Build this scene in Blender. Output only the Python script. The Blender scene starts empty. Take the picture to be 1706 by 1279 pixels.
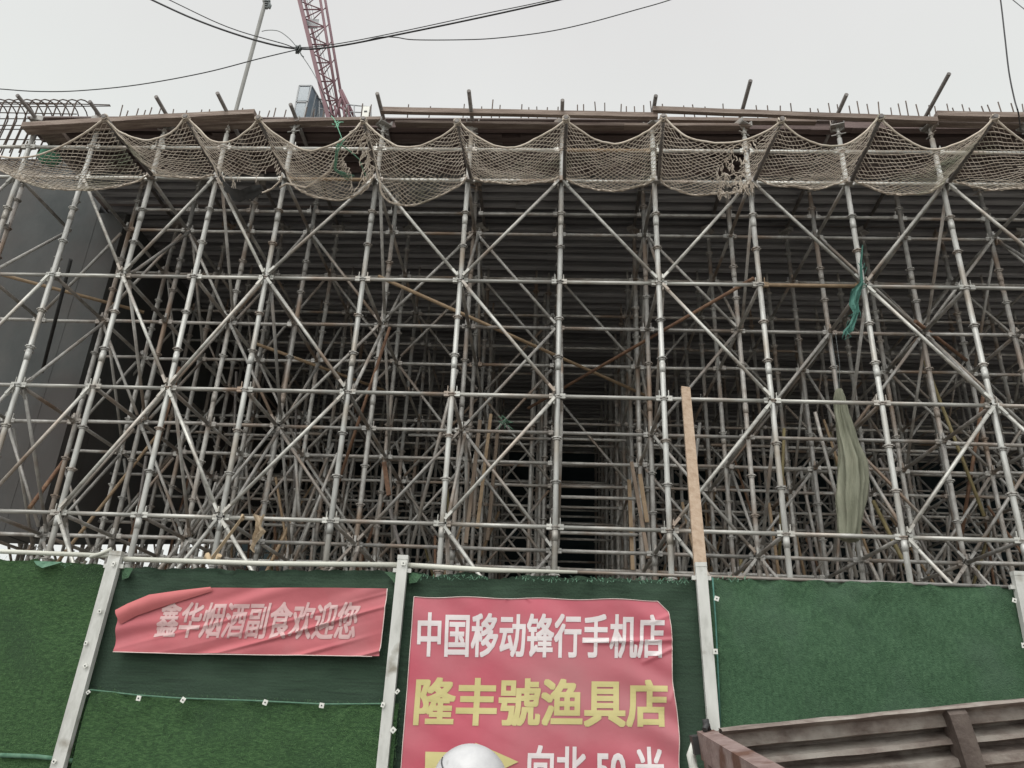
import bpy, bmesh, math, random
from mathutils import Vector, Matrix, noise
random.seed(7)
C = bpy.context.scene.collection
scene = bpy.context.scene

# ------------------------------------------------------------------ camera
F_PX, PITCH, YAW, ROLL = 1315.45, .4113, -.0530, .0417
CAM = Vector((-.0814, -8.2689, -1.9695))
_f = Vector((math.sin(YAW)*math.cos(PITCH), math.cos(YAW)*math.cos(PITCH), math.sin(PITCH)))
_r0 = Vector((math.cos(YAW), -math.sin(YAW), 0)); _u0 = _r0.cross(_f)
RT = _r0*math.cos(ROLL) + _u0*math.sin(ROLL)
UP = -_r0*math.sin(ROLL) + _u0*math.cos(ROLL)
FW = _f
cd = bpy.data.cameras.new('camera'); cam = bpy.data.objects.new('camera', cd); C.objects.link(cam)
cd.sensor_fit = 'HORIZONTAL'; cd.sensor_width = 36; cd.lens = 36*F_PX/1706; cd.clip_end = 3000; cd.clip_start = .05
cam.matrix_world = Matrix(((RT.x, UP.x, -FW.x, CAM.x), (RT.y, UP.y, -FW.y, CAM.y), (RT.z, UP.z, -FW.z, CAM.z), (0, 0, 0, 1)))
scene.camera = cam

def at(u, v, Y):
    """the point at depth Y of the place, seen at pixel (u, v) of the photograph"""
    d = RT*((u-853)/F_PX) - UP*((v-639.5)/F_PX) + FW
    return CAM + d*((Y-CAM.y)/d.y)
def seen(p):
    d = Vector(p)-CAM; z = d.dot(FW)
    if z < .2: return None
    return 853+F_PX*d.dot(RT)/z, 639.5-F_PX*d.dot(UP)/z

# ------------------------------------------------------------------ sky, sun, exposure
SUN_EL, SUN_AZ = math.radians(52), math.radians(200)      # azimuth clockwise from +Y
w = bpy.data.worlds.new('World'); scene.world = w; w.use_nodes = True
nt = w.node_tree; bg = nt.nodes['Background']
sky = nt.nodes.new('ShaderNodeTexSky'); sky.sky_type = 'NISHITA'; sky.sun_disc = False
sky.sun_elevation = SUN_EL; sky.sun_rotation = SUN_AZ; sky.dust_density = 6; sky.air_density = 1.5
tc = nt.nodes.new('ShaderNodeTexCoord')
sep = nt.nodes.new('ShaderNodeSeparateXYZ'); nt.links.new(tc.outputs['Generated'], sep.inputs[0])
dot = nt.nodes.new('ShaderNodeVectorMath'); dot.operation = 'DOT_PRODUCT'
nt.links.new(tc.outputs['Generated'], dot.inputs[0]); dot.inputs[1].default_value = (-.2, -.62, .76)
ramp = nt.nodes.new('ShaderNodeMapRange'); ramp.interpolation_type = 'SMOOTHSTEP'
nt.links.new(dot.outputs['Value'], ramp.inputs[0])
ramp.inputs[1].default_value = .22; ramp.inputs[2].default_value = 1
ramp.inputs[3].default_value = 1.0; ramp.inputs[4].default_value = 2.3
elev = nt.nodes.new('ShaderNodeMapRange'); nt.links.new(sep.outputs['Z'], elev.inputs[0])
elev.inputs[1].default_value = .35; elev.inputs[2].default_value = .8
elev.inputs[3].default_value = 8.9; elev.inputs[4].default_value = 7.6
mul = nt.nodes.new('ShaderNodeMath'); mul.operation = 'MULTIPLY'
nt.links.new(ramp.outputs[0], mul.inputs[0]); nt.links.new(elev.outputs[0], mul.inputs[1])
cmb = nt.nodes.new('ShaderNodeCombineColor')
cn = nt.nodes.new('ShaderNodeTexNoise'); cn.inputs['Scale'].default_value = 2.2; cn.inputs['Detail'].default_value = 4
nt.links.new(tc.outputs['Generated'], cn.inputs['Vector'])
cr_ = nt.nodes.new('ShaderNodeMapRange'); nt.links.new(cn.outputs['Fac'], cr_.inputs[0])
cr_.inputs[1].default_value = .3; cr_.inputs[2].default_value = .7; cr_.inputs[3].default_value = .97; cr_.inputs[4].default_value = 1.03
mul2 = nt.nodes.new('ShaderNodeMath'); mul2.operation = 'MULTIPLY'; nt.links.new(mul.outputs[0], mul2.inputs[0]); nt.links.new(cr_.outputs[0], mul2.inputs[1])
for i, (lo, hi) in enumerate(((.975, 1.0), (1.0, .99), (.975, .985))):
    m_ = nt.nodes.new('ShaderNodeMath'); m_.operation = 'MULTIPLY'
    kr = nt.nodes.new('ShaderNodeMapRange'); nt.links.new(sep.outputs['Z'], kr.inputs[0]); kr.inputs[1].default_value = .6; kr.inputs[2].default_value = .78
    kr.inputs[3].default_value = lo; kr.inputs[4].default_value = hi; nt.links.new(kr.outputs[0], m_.inputs[1])
    nt.links.new(mul2.outputs[0], m_.inputs[0]); nt.links.new(m_.outputs[0], cmb.inputs[i])
mx = nt.nodes.new('ShaderNodeMix'); mx.data_type = 'RGBA'; mx.inputs[0].default_value = .97
nt.links.new(sky.outputs[0], mx.inputs[6]); nt.links.new(cmb.outputs[0], mx.inputs[7])
nt.links.new(mx.outputs[2], bg.inputs[0]); bg.inputs[1].default_value = .1
sd = bpy.data.lights.new('sun', 'SUN'); sd.energy = 1.1; sd.angle = math.radians(25); sd.color = (1, .97, .93)
so = bpy.data.objects.new('sun', sd); C.objects.link(so)
sdir = Vector((math.sin(SUN_AZ)*math.cos(SUN_EL), math.cos(SUN_AZ)*math.cos(SUN_EL), math.sin(SUN_EL)))
so.rotation_euler = sdir.to_track_quat('Z', 'Y').to_euler()
scene.view_settings.view_transform = 'Standard'; scene.view_settings.look = 'None'
scene.view_settings.exposure = 0; scene.view_settings.gamma = 1

# ------------------------------------------------------------------ materials
def mat(name, cols, rough=.7, metal=0, scale=(8, 8, 8), detail=6, bump=0, bscale=40, vary=0, contrast=(.3, .7), streak=None):
    m = bpy.data.materials.new(name); m.use_nodes = True
    t = m.node_tree; b = t.nodes['Principled BSDF']; L = t.links.new
    co = t.nodes.new('ShaderNodeTexCoord'); oi = t.nodes.new('ShaderNodeObjectInfo')
    off = t.nodes.new('ShaderNodeVectorMath'); off.operation = 'MULTIPLY_ADD'
    cm = t.nodes.new('ShaderNodeCombineXYZ')
    for i in range(3): L(oi.outputs['Random'], cm.inputs[i])
    L(cm.outputs[0], off.inputs[0]); off.inputs[1].default_value = (37, 53, 71) if vary else (0, 0, 0)
    L(co.outputs['Object'], off.inputs[2])
    mp = t.nodes.new('ShaderNodeMapping'); mp.inputs['Scale'].default_value = scale; L(off.outputs[0], mp.inputs[0])
    n = t.nodes.new('ShaderNodeTexNoise'); n.inputs['Scale'].default_value = 1; n.inputs['Detail'].default_value = detail
    n.inputs['Roughness'].default_value = .65
    L(mp.outputs[0], n.inputs['Vector'])
    r = t.nodes.new('ShaderNodeValToRGB'); L(n.outputs['Fac'], r.inputs[0])
    el = r.color_ramp.elements
    el[0].position = contrast[0]; el[1].position = contrast[1]
    el[0].color = (*cols[0], 1); el[1].color = (*cols[-1], 1)
    for i, c in enumerate(cols[1:-1]):
        e = el.new(contrast[0]+(contrast[1]-contrast[0])*(i+1)/(len(cols)-1)); e.color = (*c, 1)
    out = r.outputs[0]
    if vary:
        hv = t.nodes.new('ShaderNodeHueSaturation'); mr = t.nodes.new('ShaderNodeMapRange')
        L(oi.outputs['Random'], mr.inputs[0]); mr.inputs[3].default_value = 1-vary; mr.inputs[4].default_value = 1+vary
        L(mr.outputs[0], hv.inputs['Value']); L(out, hv.inputs['Color']); out = hv.outputs[0]
    if streak:
        n2 = t.nodes.new('ShaderNodeTexNoise'); n2.inputs['Scale'].default_value = streak[0]; n2.inputs['Detail'].default_value = 4
        L(off.outputs[0], n2.inputs['Vector'])
        r2 = t.nodes.new('ShaderNodeMapRange'); r2.inputs[1].default_value = streak[2]; r2.inputs[2].default_value = streak[3]
        L(n2.outputs['Fac'], r2.inputs[0])
        mm = t.nodes.new('ShaderNodeMix'); mm.data_type = 'RGBA'; L(r2.outputs[0], mm.inputs[0]); L(out, mm.inputs[6])
        mm.inputs[7].default_value = (*streak[1], 1); out = mm.outputs[2]
    L(out, b.inputs['Base Color'])
    b.inputs['Roughness'].default_value = rough; b.inputs['Metallic'].default_value = metal
    if bump:
        nb = t.nodes.new('ShaderNodeTexNoise'); nb.inputs['Scale'].default_value = bscale; nb.inputs['Detail'].default_value = 5
        L(off.outputs[0], nb.inputs['Vector'])
        bp = t.nodes.new('ShaderNodeBump'); bp.inputs['Strength'].default_value = bump; bp.inputs['Distance'].default_value = .02
        L(nb.outputs['Fac'], bp.inputs['Height']); L(bp.outputs[0], b.inputs['Normal'])
    return m
M = {}
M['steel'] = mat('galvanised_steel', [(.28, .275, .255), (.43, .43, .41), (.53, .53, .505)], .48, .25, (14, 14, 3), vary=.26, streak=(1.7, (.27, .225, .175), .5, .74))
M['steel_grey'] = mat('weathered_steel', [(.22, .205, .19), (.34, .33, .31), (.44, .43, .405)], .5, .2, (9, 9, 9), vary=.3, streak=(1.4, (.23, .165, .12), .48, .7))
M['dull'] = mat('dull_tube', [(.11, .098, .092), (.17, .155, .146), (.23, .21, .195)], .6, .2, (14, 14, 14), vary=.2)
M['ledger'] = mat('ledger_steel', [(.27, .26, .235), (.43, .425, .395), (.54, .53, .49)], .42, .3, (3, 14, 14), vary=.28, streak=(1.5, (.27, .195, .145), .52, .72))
M['rust'] = mat('rusty_tube', [(.10, .055, .035), (.19, .105, .065), (.28, .18, .11)], .8, .1, (9, 9, 9), vary=.15)
M['rust_pale'] = mat('pale_rusty_tube', [(.22, .15, .09), (.34, .25, .16)], .75, .1, (9, 9, 9), vary=.15)
M['yellow_tube'] = mat('yellow_tube', [(.16, .13, .06), (.25, .205, .10)], .7, .1, (9, 9, 9))
M['timber'] = mat('raw_timber', [(.24, .165, .11), (.33, .245, .175), (.38, .295, .22)], .8, 0, (22, 22, 1.2), bump=.25, vary=.1)
M['batten'] = mat('grey_batten', [(.15, .11, .08), (.24, .185, .14)], .85, 0, (20, 20, 1.5), vary=.2)
M['plank'] = mat('weathered_plank', [(.12, .085, .07), (.20, .155, .13), (.30, .25, .215)], .85, 0, (2, 25, 25), bump=.3, vary=.2)
M['timber_dark'] = mat('stained_timber', [(.15, .15, .158), (.235, .235, .245), (.32, .315, .32)], .85, 0, (1.2, 18, 18), bump=.3, vary=.45)
M['timber_red'] = mat('red_brown_timber', [(.06, .042, .040), (.10, .072, .067), (.14, .105, .10)], .85, 0, (1.2, 18, 18), bump=.3, vary=.4)
M['ply'] = mat('formwork_plywood', [(.16, .13, .125), (.24, .20, .19)], .8, 0, (1, 1, 4), bump=.1)
M['rope'] = mat('net_cord', [(.37, .315, .255), (.55, .48, .40), (.65, .585, .505)], .9, 0, (6, 6, 6), streak=(1.2, (.22, .24, .17), .58, .75))
M['green_rope'] = mat('green_cord', [(.10, .30, .20), (.22, .45, .32)], .9, 0, (9, 9, 9))
M['rebar'] = mat('rebar', [(.055, .045, .04), (.12, .085, .065)], .8, .2, (20, 20, 20), vary=.2)
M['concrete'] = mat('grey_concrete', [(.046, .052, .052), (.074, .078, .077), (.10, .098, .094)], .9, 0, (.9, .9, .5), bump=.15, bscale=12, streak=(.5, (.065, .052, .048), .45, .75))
M['dark_closure'] = mat('dark_teal_sheet', [(.012, .022, .026), (.022, .036, .04)], .95, 0, (1, 1, 5))  # darkness of the interior's ends put into the sheet colour
M['turf_l'] = mat('bright_artificial_turf', [(.017, .048, .016), (.038, .098, .031), (.082, .165, .060)], .9, 0, (26, 60, 75), 8, bump=.9, bscale=160, contrast=(.3, .7), streak=(1.3, (.024, .058, .025), .5, .75))
M['turf_d'] = mat('turf_backing', [(.016, .034, .020), (.025, .052, .031), (.034, .068, .040)], .9, 0, (3, 20, 60), 6, bump=.35, bscale=60, streak=(1.2, (.035, .062, .042), .55, .8))
M['turf_r'] = mat('faded_green_cloth', [(.022, .060, .028), (.038, .092, .044), (.060, .126, .064)], .9, 0, (40, 40, 26), 8, bump=.55, bscale=90, streak=(2.0, (.055, .10, .064), .45, .8))
M['blade'] = mat('turf_blade', [(.024, .068, .022), (.054, .135, .042), (.12, .22, .088)], .8, 0, (40, 40, 40), 6, contrast=(.25, .72))
M['teal'] = mat('teal_mesh_cloth', [(.04, .13, .105), (.09, .22, .18)], .9, 0, (20, 20, 20))
M['turf_edge'] = mat('pale_turf_edge', [(.05, .13, .08), (.13, .24, .165)], .9, 0, (20, 20, 20))
M['post'] = mat('white_painted_post', [(.38, .38, .35), (.53, .53, .50), (.60, .60, .57)], .6, .1, (9, 9, 3), vary=.05, streak=(5, (.25, .23, .19), .62, .75))
M['pipe'] = mat('white_plastic_pipe', [(.50, .50, .43), (.62, .62, .55)], .5, 0, (3, 9, 9))
M['plate'] = mat('white_plastic_plate', [(.6, .6, .55), (.75, .75, .7)], .5, 0)
M['nail'] = mat('dark_nail', [(.03, .03, .03), (.05, .05, .05)], .6, .3)
M['red_l'] = mat('faded_red_cloth', [(.40, .098, .115), (.50, .135, .15)], .75, 0, (2, 2, 5), bump=.1, bscale=14, streak=(1.5, (.45, .19, .20), .45, .8))
M['red_r'] = mat('red_vinyl', [(.42, .066, .098), (.52, .10, .14)], .42, 0, (1.5, 1.5, 2), bump=.12, bscale=9, streak=(.9, (.42, .16, .175), .42, .75))
M['white_txt'] = mat('white_lettering', [(.62, .55, .55), (.74, .68, .68)], .6, 0, (3, 3, 3))
M['pink_txt'] = mat('faded_white_lettering', [(.50, .30, .30), (.60, .42, .41)], .7, 0, (4, 4, 4))
M['yellow_txt'] = mat('yellow_lettering', [(.50, .445, .18), (.60, .53, .245)], .6, 0, (3, 3, 3))
M['edge_w'] = mat('white_hem', [(.60, .45, .42), (.75, .65, .6)], .7, 0, (9, 9, 9))
M['truck'] = mat('dusty_brown_paint', [(.10, .074, .062), (.21, .172, .150), (.32, .285, .25)], .8, .1, (7, 14, 14), 9, bump=.5, bscale=22, streak=(5, (.35, .32, .285), .5, .68))
M['truck_dark'] = mat('dark_brown_paint', [(.06, .045, .038), (.115, .09, .078), (.17, .14, .12)], .8, .1, (9, 9, 9), 9, bump=.4, bscale=25)
M['truck_rail'] = mat('dusty_pink_primer', [(.15, .095, .085), (.25, .18, .165), (.31, .24, .22)], .7, .1, (9, 9, 9), 9, bump=.4, bscale=25, streak=(6, (.13, .065, .045), .54, .64))
M['tyre'] = mat('tyre_rubber', [(.015, .015, .015), (.03, .03, .03)], .85, 0)
M['rim'] = mat('wheel_rim', [(.15, .14, .13), (.25, .24, .22)], .6, .4)
M['crane'] = mat('crane_red_paint', [(.13, .065, .078), (.18, .088, .102)], .6, .1, (1, 1, 1))
M['crane_grey'] = mat('crane_grey_paint', [(.24, .25, .26), (.34, .35, .36)], .6, .1, (1, 1, 1))
M['glass'] = mat('tinted_cab_glass', [(.10, .14, .17), (.16, .20, .23)], .15, 0, (.5, .5, .5))
M['cab'] = mat('cab_blue_grey', [(.13, .17, .21), (.18, .225, .27)], .5, .1, (1, 1, 1))
M['pump'] = mat('pump_grey', [(.14, .14, .13), (.21, .21, .195)], .6, .2, (1, 1, 1))
M['cable'] = mat('black_cable', [(.012, .012, .014), (.02, .02, .022)], .6, 0)
M['wire'] = mat('grey_wire', [(.10, .12, .12), (.16, .17, .17)], .6, 0)
M['olive'] = mat('olive_tarpaulin', [(.10, .105, .07), (.20, .205, .15), (.28, .28, .21)], .8, 0, (9, 9, 1.5), 6, bump=.2)
M['tan'] = mat('tan_webbing', [(.42, .31, .19), (.56, .44, .29)], .85, 0, (12, 12, 12))
M['rag'] = mat('tan_rag', [(.20, .14, .09), (.40, .31, .21), (.5, .41, .3)], .9, 0, (18, 18, 18))
M['helmet'] = mat('white_helmet_shell', [(.44, .44, .45), (.62, .62, .62)], .38, 0, (7, 7, 7), bump=.06, streak=(14, (.33, .32, .31), .62, .7))
M['visor'] = mat('dark_visor', [(.05, .05, .055), (.09, .09, .09)], .25, 0)
M['skin'] = mat('skin', [(.42, .25, .18), (.5, .31, .23)], .6, 0)
M['hair'] = mat('black_hair', [(.01, .01, .01), (.02, .02, .02)], .5, 0)
M['jacket'] = mat('navy_jacket', [(.03, .04, .07), (.05, .06, .09)], .8, 0)
M['trousers'] = mat('black_trousers', [(.02, .02, .022), (.035, .035, .035)], .85, 0)
M['asphalt'] = mat('asphalt', [(.04, .04, .04), (.065, .064, .062)], .9, 0, (3, 3, 3), bump=.3, bscale=60)
M['pave'] = mat('concrete_pavement', [(.22, .21, .20), (.32, .31, .29)], .9, 0, (2, 2, 2), bump=.2)
M['earth'] = mat('site_earth', [(.26, .235, .20), (.36, .33, .29)], .95, 0, (.6, .6, .6), bump=.4, bscale=8)

# ------------------------------------------------------------------ mesh helpers
class MB:
    def __init__(s): s.v = []; s.f = []; s.sm = []
    def add(s, vs, fs, smooth=False):
        o = len(s.v); s.v += [tuple(v) for v in vs]
        s.f += [tuple(o+i for i in f) for f in fs]; s.sm += [smooth]*len(fs)
    def box(s, c, size, R=None):
        c = Vector(c); h = Vector(size)/2; vs = []
        for x in (-1, 1):
            for y in (-1, 1):
                for z in (-1, 1):
                    p = Vector((x*h.x, y*h.y, z*h.z)); vs.append(c+(R@p if R else p))
        s.add(vs, [(0, 1, 3, 2), (4, 6, 7, 5), (0, 4, 5, 1), (2, 3, 7, 6), (0, 2, 6, 4), (1, 5, 7, 3)])
    def bar(s, a, b, wx, wy, up=(0, 0, 1)):
        a, b = Vector(a), Vector(b); z = (b-a); l = z.length; z.normalize()
        x = Vector(up).cross(z)
        if x.length < 1e-4: x = Vector((1, 0, 0)).cross(z)
        x.normalize(); y = z.cross(x)
        s.box((a+b)/2, (wx, wy, l), Matrix((x, y, z)).transposed())
    def poly(s, pts, r, n=8, caps=True, rfun=None, closed=False):
        pts = [Vector(p) for p in pts]; k = len(pts); vs = []; ref = None
        for i, p in enumerate(pts):
            t = pts[min(i+1, k-1)]-pts[max(i-1, 0)]
            if t.length < 1e-9: t = Vector((0, 0, 1))
            t.normalize()
            if ref is None:
                ref = t.orthogonal().normalized()
            ref = (ref-t*ref.dot(t))
            ref = ref.normalized() if ref.length > 1e-6 else t.orthogonal().normalized()
            b = t.cross(ref); rr = r[i] if isinstance(r, (list, tuple)) else r
            for j in range(n):
                a = 2*math.pi*j/n; q = rr*(rfun(i, a) if rfun else 1)
                vs.append(p+ref*math.cos(a)*q+b*math.sin(a)*q)
        fs = [(i*n+j, i*n+(j+1) % n, (i+1)*n+(j+1) % n, (i+1)*n+j) for i in range(k-1) for j in range(n)]
        s.add(vs, fs, True)
        if caps:
            o = len(s.v)-len(vs)
            s.f += [tuple(o+j for j in reversed(range(n))), tuple(o+(k-1)*n+j for j in range(n))]; s.sm += [False]*2
    def tube(s, a, b, r, n=8): s.poly([a, b], r, n)
    def ring(s, c, r, h, n=16, r2=None):
        vs = []
        for dz in (-h/2, h/2):
            for j in range(n):
                a = 2*math.pi*j/n; q = r if (j % 2 == 0 or r2 is None) else r2
                vs.append((c[0]+q*math.cos(a), c[1]+q*math.sin(a), c[2]+dz))
        s.add(vs, [(j, (j+1) % n, n+(j+1) % n, n+j) for j in range(n)]+[tuple(reversed(range(n))), tuple(range(n, 2*n))])
    def mesh(s, name, m):
        me = bpy.data.meshes.new(name); me.from_pydata(s.v, [], s.f)
        me.polygons.foreach_set('use_smooth', s.sm); me.materials.append(m); me.update(); return me
    def build(s, name, m, parent=None, origin=None):
        if origin is not None:
            o_ = Vector(origin); s.v = [tuple(Vector(v)-o_) for v in s.v]
        ob = bpy.data.objects.new(name, s.mesh(name, m)); C.objects.link(ob)
        if origin is not None: ob.location = origin
        if parent: attach(ob, parent)
        return ob
ORG = {}
def attach(ob, parent):
    # ob.location is given in world space; the parents are unrotated empties or parts
    ORG[ob.name] = ob.location.copy()
    ob.parent = parent; ob.location = ob.location-ORG.get(parent.name, parent.location)
def tag(o, label=None, cat=None, group=None, kind=None):
    if label: o['label'] = label
    if cat: o['category'] = cat
    if group: o['group'] = group
    if kind: o['kind'] = kind
    return o
def thing(name, label, cat, loc=(0, 0, 0), group=None):
    o = bpy.data.objects.new(name, None); C.objects.link(o); o.location = loc; o.empty_display_size = .2
    ORG[o.name] = Vector(loc)
    return tag(o, label, cat, group)
def inst(name, me, loc, parent=None, rot=None):
    o = bpy.data.objects.new(name, me); C.objects.link(o); o.location = loc
    if rot: o.rotation_euler = rot
    if parent: attach(o, parent)
    return o
ORD = ['first', 'second', 'third', 'fourth', 'fifth', 'sixth', 'seventh', 'eighth', 'ninth', 'tenth', 'eleventh', 'twelfth', 'thirteenth', 'fourteenth']
def nz(x, y, z=0): return noise.noise(Vector((x, y, z)))

# ------------------------------------------------------------------ setting
GZ = -3.57
b = MB(); b.add([(-400, -400, GZ), (400, -400, GZ), (400, 600, GZ), (-400, 600, GZ)], [(0, 1, 2, 3)])
tag(b.build('ground', M['earth']), kind='structure')
b = MB(); b.add([(-400, -14, GZ+.004), (400, -14, GZ+.004), (400, -4.2, GZ+.004), (-400, -4.2, GZ+.004)], [(0, 1, 2, 3)])
tag(b.build('road', M['asphalt']), kind='structure')
b = MB(); b.box((0, -3.25, GZ+.06), (800, 1.9, .12))
tag(b.build('pavement', M['pave']), kind='structure')

# ------------------------------------------------------------------ the scaffold
COLS = [-9.0, -8.1, -7.2, -6.3, -5.4, -4.5, -3.6, -2.4, -1.2, 0, 1.2, 2.4, 3.6, 4.8, 6.0, 7.2, 8.4, 9.6, 10.8, 12.0, 13.2]
ROWS = [1.2*i for i in range(11)]
LEV = [4.5, 3.0, 1.5, 0.0, -1.5]
def visible(pts, m=170):
    for p in pts:
        q = seen(p)
        if q and -m < q[0] < 1706+m and -m < q[1] < 960: return True
    return False
scaf = thing('scaffold', 'tall grey steel tube scaffold filling the space under the deck', 'scaffold', (0, 0, GZ))
# a standard, its rosettes every half metre
def standard_shape(mb, x, y, full=True, ros=True):
    n = 10 if full else 6
    mb.tube((x, y, GZ+.05), (x, y, 5.22), .031, n)
    if full:
        mb.box((x, y, GZ+.03), (.14, .14, .02))
        for z in (-2.2, -.2+.05, 1.82, 3.82):      # sleeves where two lengths join
            mb.tube((x, y, z), (x, y, z+.12), .0355, n)
    mb.tube((x, y, 5.2), (x, y, 5.41), .019, n)
    if ros:
        for k in range(17):
            z = -3+.5*k
            mb.ring((x, y, z), .06, .012, 16 if full else 8, .05 if full else None)
            if full: mb.ring((x, y, z-.012), .042, .03, 10)
def uhead_shape(mb, x, y):
    z = 5.41
    mb.box((x, y, z), (.17, .15, .012)); mb.box((x-.08, y, z+.035), (.01, .15, .07)); mb.box((x+.08, y, z+.035), (.01, .15, .07))
    mb.ring((x, y, z-.12), .034, .03, 8); mb.bar((x-.09, y, z-.12), (x+.09, y, z-.115), .012, .012)
    for sx in (-.06, .06): mb.bar((x, y, z-.05), (x+sx, y, z-.006), .01, .06)
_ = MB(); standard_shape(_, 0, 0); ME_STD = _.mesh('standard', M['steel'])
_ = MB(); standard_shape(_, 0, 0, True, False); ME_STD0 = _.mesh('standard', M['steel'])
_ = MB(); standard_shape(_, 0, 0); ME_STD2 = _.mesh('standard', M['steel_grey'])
_ = MB(); uhead_shape(_, 0, 0); ME_UH = _.mesh('u_head', M['steel_grey'])
_ = MB(); _.ring((0, 0, 0), .06, .012, 16, .05); _.ring((0, 0, -.012), .042, .03, 10); ME_ROS = _.mesh('rosette', M['steel_grey'])
cands = []
for r, y in enumerate(ROWS):
    for x in COLS:
        if visible([(x, y, z) for z in (5, 4, 3, 2, 1, 0, -.5)], 260): cands.append((r, abs(x-.3), x, y))
cands.sort()
rest = MB(); nstd = 0
for r, _a, x, y in cands:
    if nstd < 100:
        nstd += 1
        front = r == 0 and -5.5 < x < 5
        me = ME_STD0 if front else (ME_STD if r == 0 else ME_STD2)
        jit = .0 if r == 0 else random.uniform(-.02, .02)
        s = inst('standard', me, (x+jit, y, 0), scaf)
        if r < 3: inst('u_head', ME_UH, (x+jit, y, 0), s)
        s.rotation_euler = (random.uniform(-.003, .003), random.uniform(-.003, .003), random.uniform(0, 6.28))
        if front:
            for k in range(17):
                z = -3+.5*k
                inst('rosette', ME_ROS, (x, y, z), s)
    else:
        standard_shape(rest, x+random.uniform(-.03, .03), y, False)
for r in range(3, 11):
    for x in (-.16, 1.34, 1.5, -.34):
        standard_shape(rest, x+random.uniform(-.06, .06), ROWS[r]+random.uniform(-.4, .4), False)
tag(rest.build('far_standards', M['steel_grey'], scaf), 'weathered standards massed in the dark depth of the scaffold', kind='stuff')

def wedge_head(mb, p, d, up=Vector((0, 0, 1))):
    """cast wedge head next to node p, the tube leaving along d"""
    side = up.cross(d); side.normalize(); R = Matrix((d, side, up)).transposed()
    mb.box(p+d*.062, (.06, .042, .06), R)
    mb.box(p+d*.052+up*.035, (.008, .026, .13), R)
def ledger_shape(mb, a, b_, r=.0235, n=8, heads=True):
    a, b_ = Vector(a), Vector(b_); d = (b_-a).normalized()
    mb.tube(a+d*.06, b_-d*.06, r, n)
    if heads: wedge_head(mb, a, d); wedge_head(mb, b_, -d)
cache = {}
def ledger(a, b_, m, name):
    a, b_ = Vector(a), Vector(b_); d = b_-a; key = (name, tuple(round(q, 2) for q in d), m)
    if key not in cache:
        mb = MB(); ledger_shape(mb, (0, 0, 0), d); cache[key] = mb.mesh(name, M[m])
    return inst(name, cache[key], a, scaf)
# ledgers along the front (X) ---------------------------------------------------
items = []
for r, y in enumerate(ROWS):
    lev = ([5.0] if r == 0 else [4.85] if r == 1 else []) + LEV
    for z in lev:
        for x0, x1 in zip(COLS[:-1], COLS[1:]):
            if not visible([(x0, y, z), (x1, y, z), ((x0+x1)/2, y, z)], 60): continue
            if r == 1 and z > 4 and x1 < -6: continue
            if r and y > 2 and x1 < -6.9 and z > .2: continue
            items.append((r, z < -.6, abs(x0+.6-.3), x0, x1, y, z))
        if r >= 3:                               # extra mid-height ledgers deep inside
            pass
items.sort()
rest = MB(); rest2 = MB(); n_ = 0
for r, _l, _a, x0, x1, y, z in items:
    if n_ < 100:
        n_ += 1
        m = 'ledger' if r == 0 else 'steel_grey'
        if r == 0 and random.random() < .06: m = 'rust_pale'
        ledger((x0, y, z), (x1, y, z), m, 'ledger')
    else:
        j = random.uniform(-.015, .015)
        ledger_shape(rest, (x0, y, z+j), (x1, y, z+j+random.uniform(-.01, .01)), n=6, heads=r < 5)
        if x0 == 0 and r > 1 and z < 1:
            for q in (.5, 1.0): ledger_shape(rest, (x0, y, z+q), (x1, y, z+q), n=6, heads=False)
        elif r > 2 and random.random() < .75:
            zz = z+.75+random.uniform(-.05, .05)
            if zz < 2.4 and zz > -.3: ledger_shape(rest, (x0, y, zz), (x1, y, zz), n=6, heads=False)
tag(rest.build('far_ledgers', M['steel_grey'], scaf), 'horizontal tubes massed in the dark depth of the scaffold', kind='stuff')
# transoms running back (Y) ---------------------------------------------------------
items = []
for r, (y0, y1) in enumerate(zip(ROWS[:-1], ROWS[1:])):
    for z in LEV:
        for x in COLS:
            if not visible([(x, y0, z), (x, y1, z)], 60): continue
            if y0 > 1 and x < -6.9 and z > .2: continue
            items.append((r, z < -.6, abs(x-.3), x, y0, y1, z))
items.sort(); rest = MB(); n_ = 0
for r, _l, _a, x, y0, y1, z in items:
    if n_ < 100:
        n_ += 1; ledger((x, y0, z), (x, y1, z), 'steel_grey', 'transom')
    else: ledger_shape(rest, (x, y0, z), (x, y1, z), n=6, heads=r < 4)
tag(rest.build('far_transoms', M['steel_grey'], scaf), 'tubes running back into the dark depth of the scaffold', kind='stuff')
# diagonal braces --------------------------------------------------------------------
def brace_shape(mb, a, b_, r=.021, n=8, off=Vector((0, -.05, 0))):
    a, b_ = Vector(a)+off, Vector(b_)+off; d = (b_-a).normalized()
    a, b_ = a+d*.11, b_-d*.11
    mb.tube(a, b_, r, n)
    if n >= 8:
        up = d.orthogonal().normalized()
        mb.bar(a-d*.06, a+d*.05, .03, .05, (0, 1, 0)); mb.bar(b_-d*.05, b_+d*.06, .03, .05, (0, 1, 0))
        mb.box(a-d*.05-off*.5, (.012, .05, .12)); mb.box(b_+d*.05-off*.5, (.012, .05, .12))
def colx(i): return COLS[i]
LV = [4.5, 3.0, 1.5, 0.0, -1.5]
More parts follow.
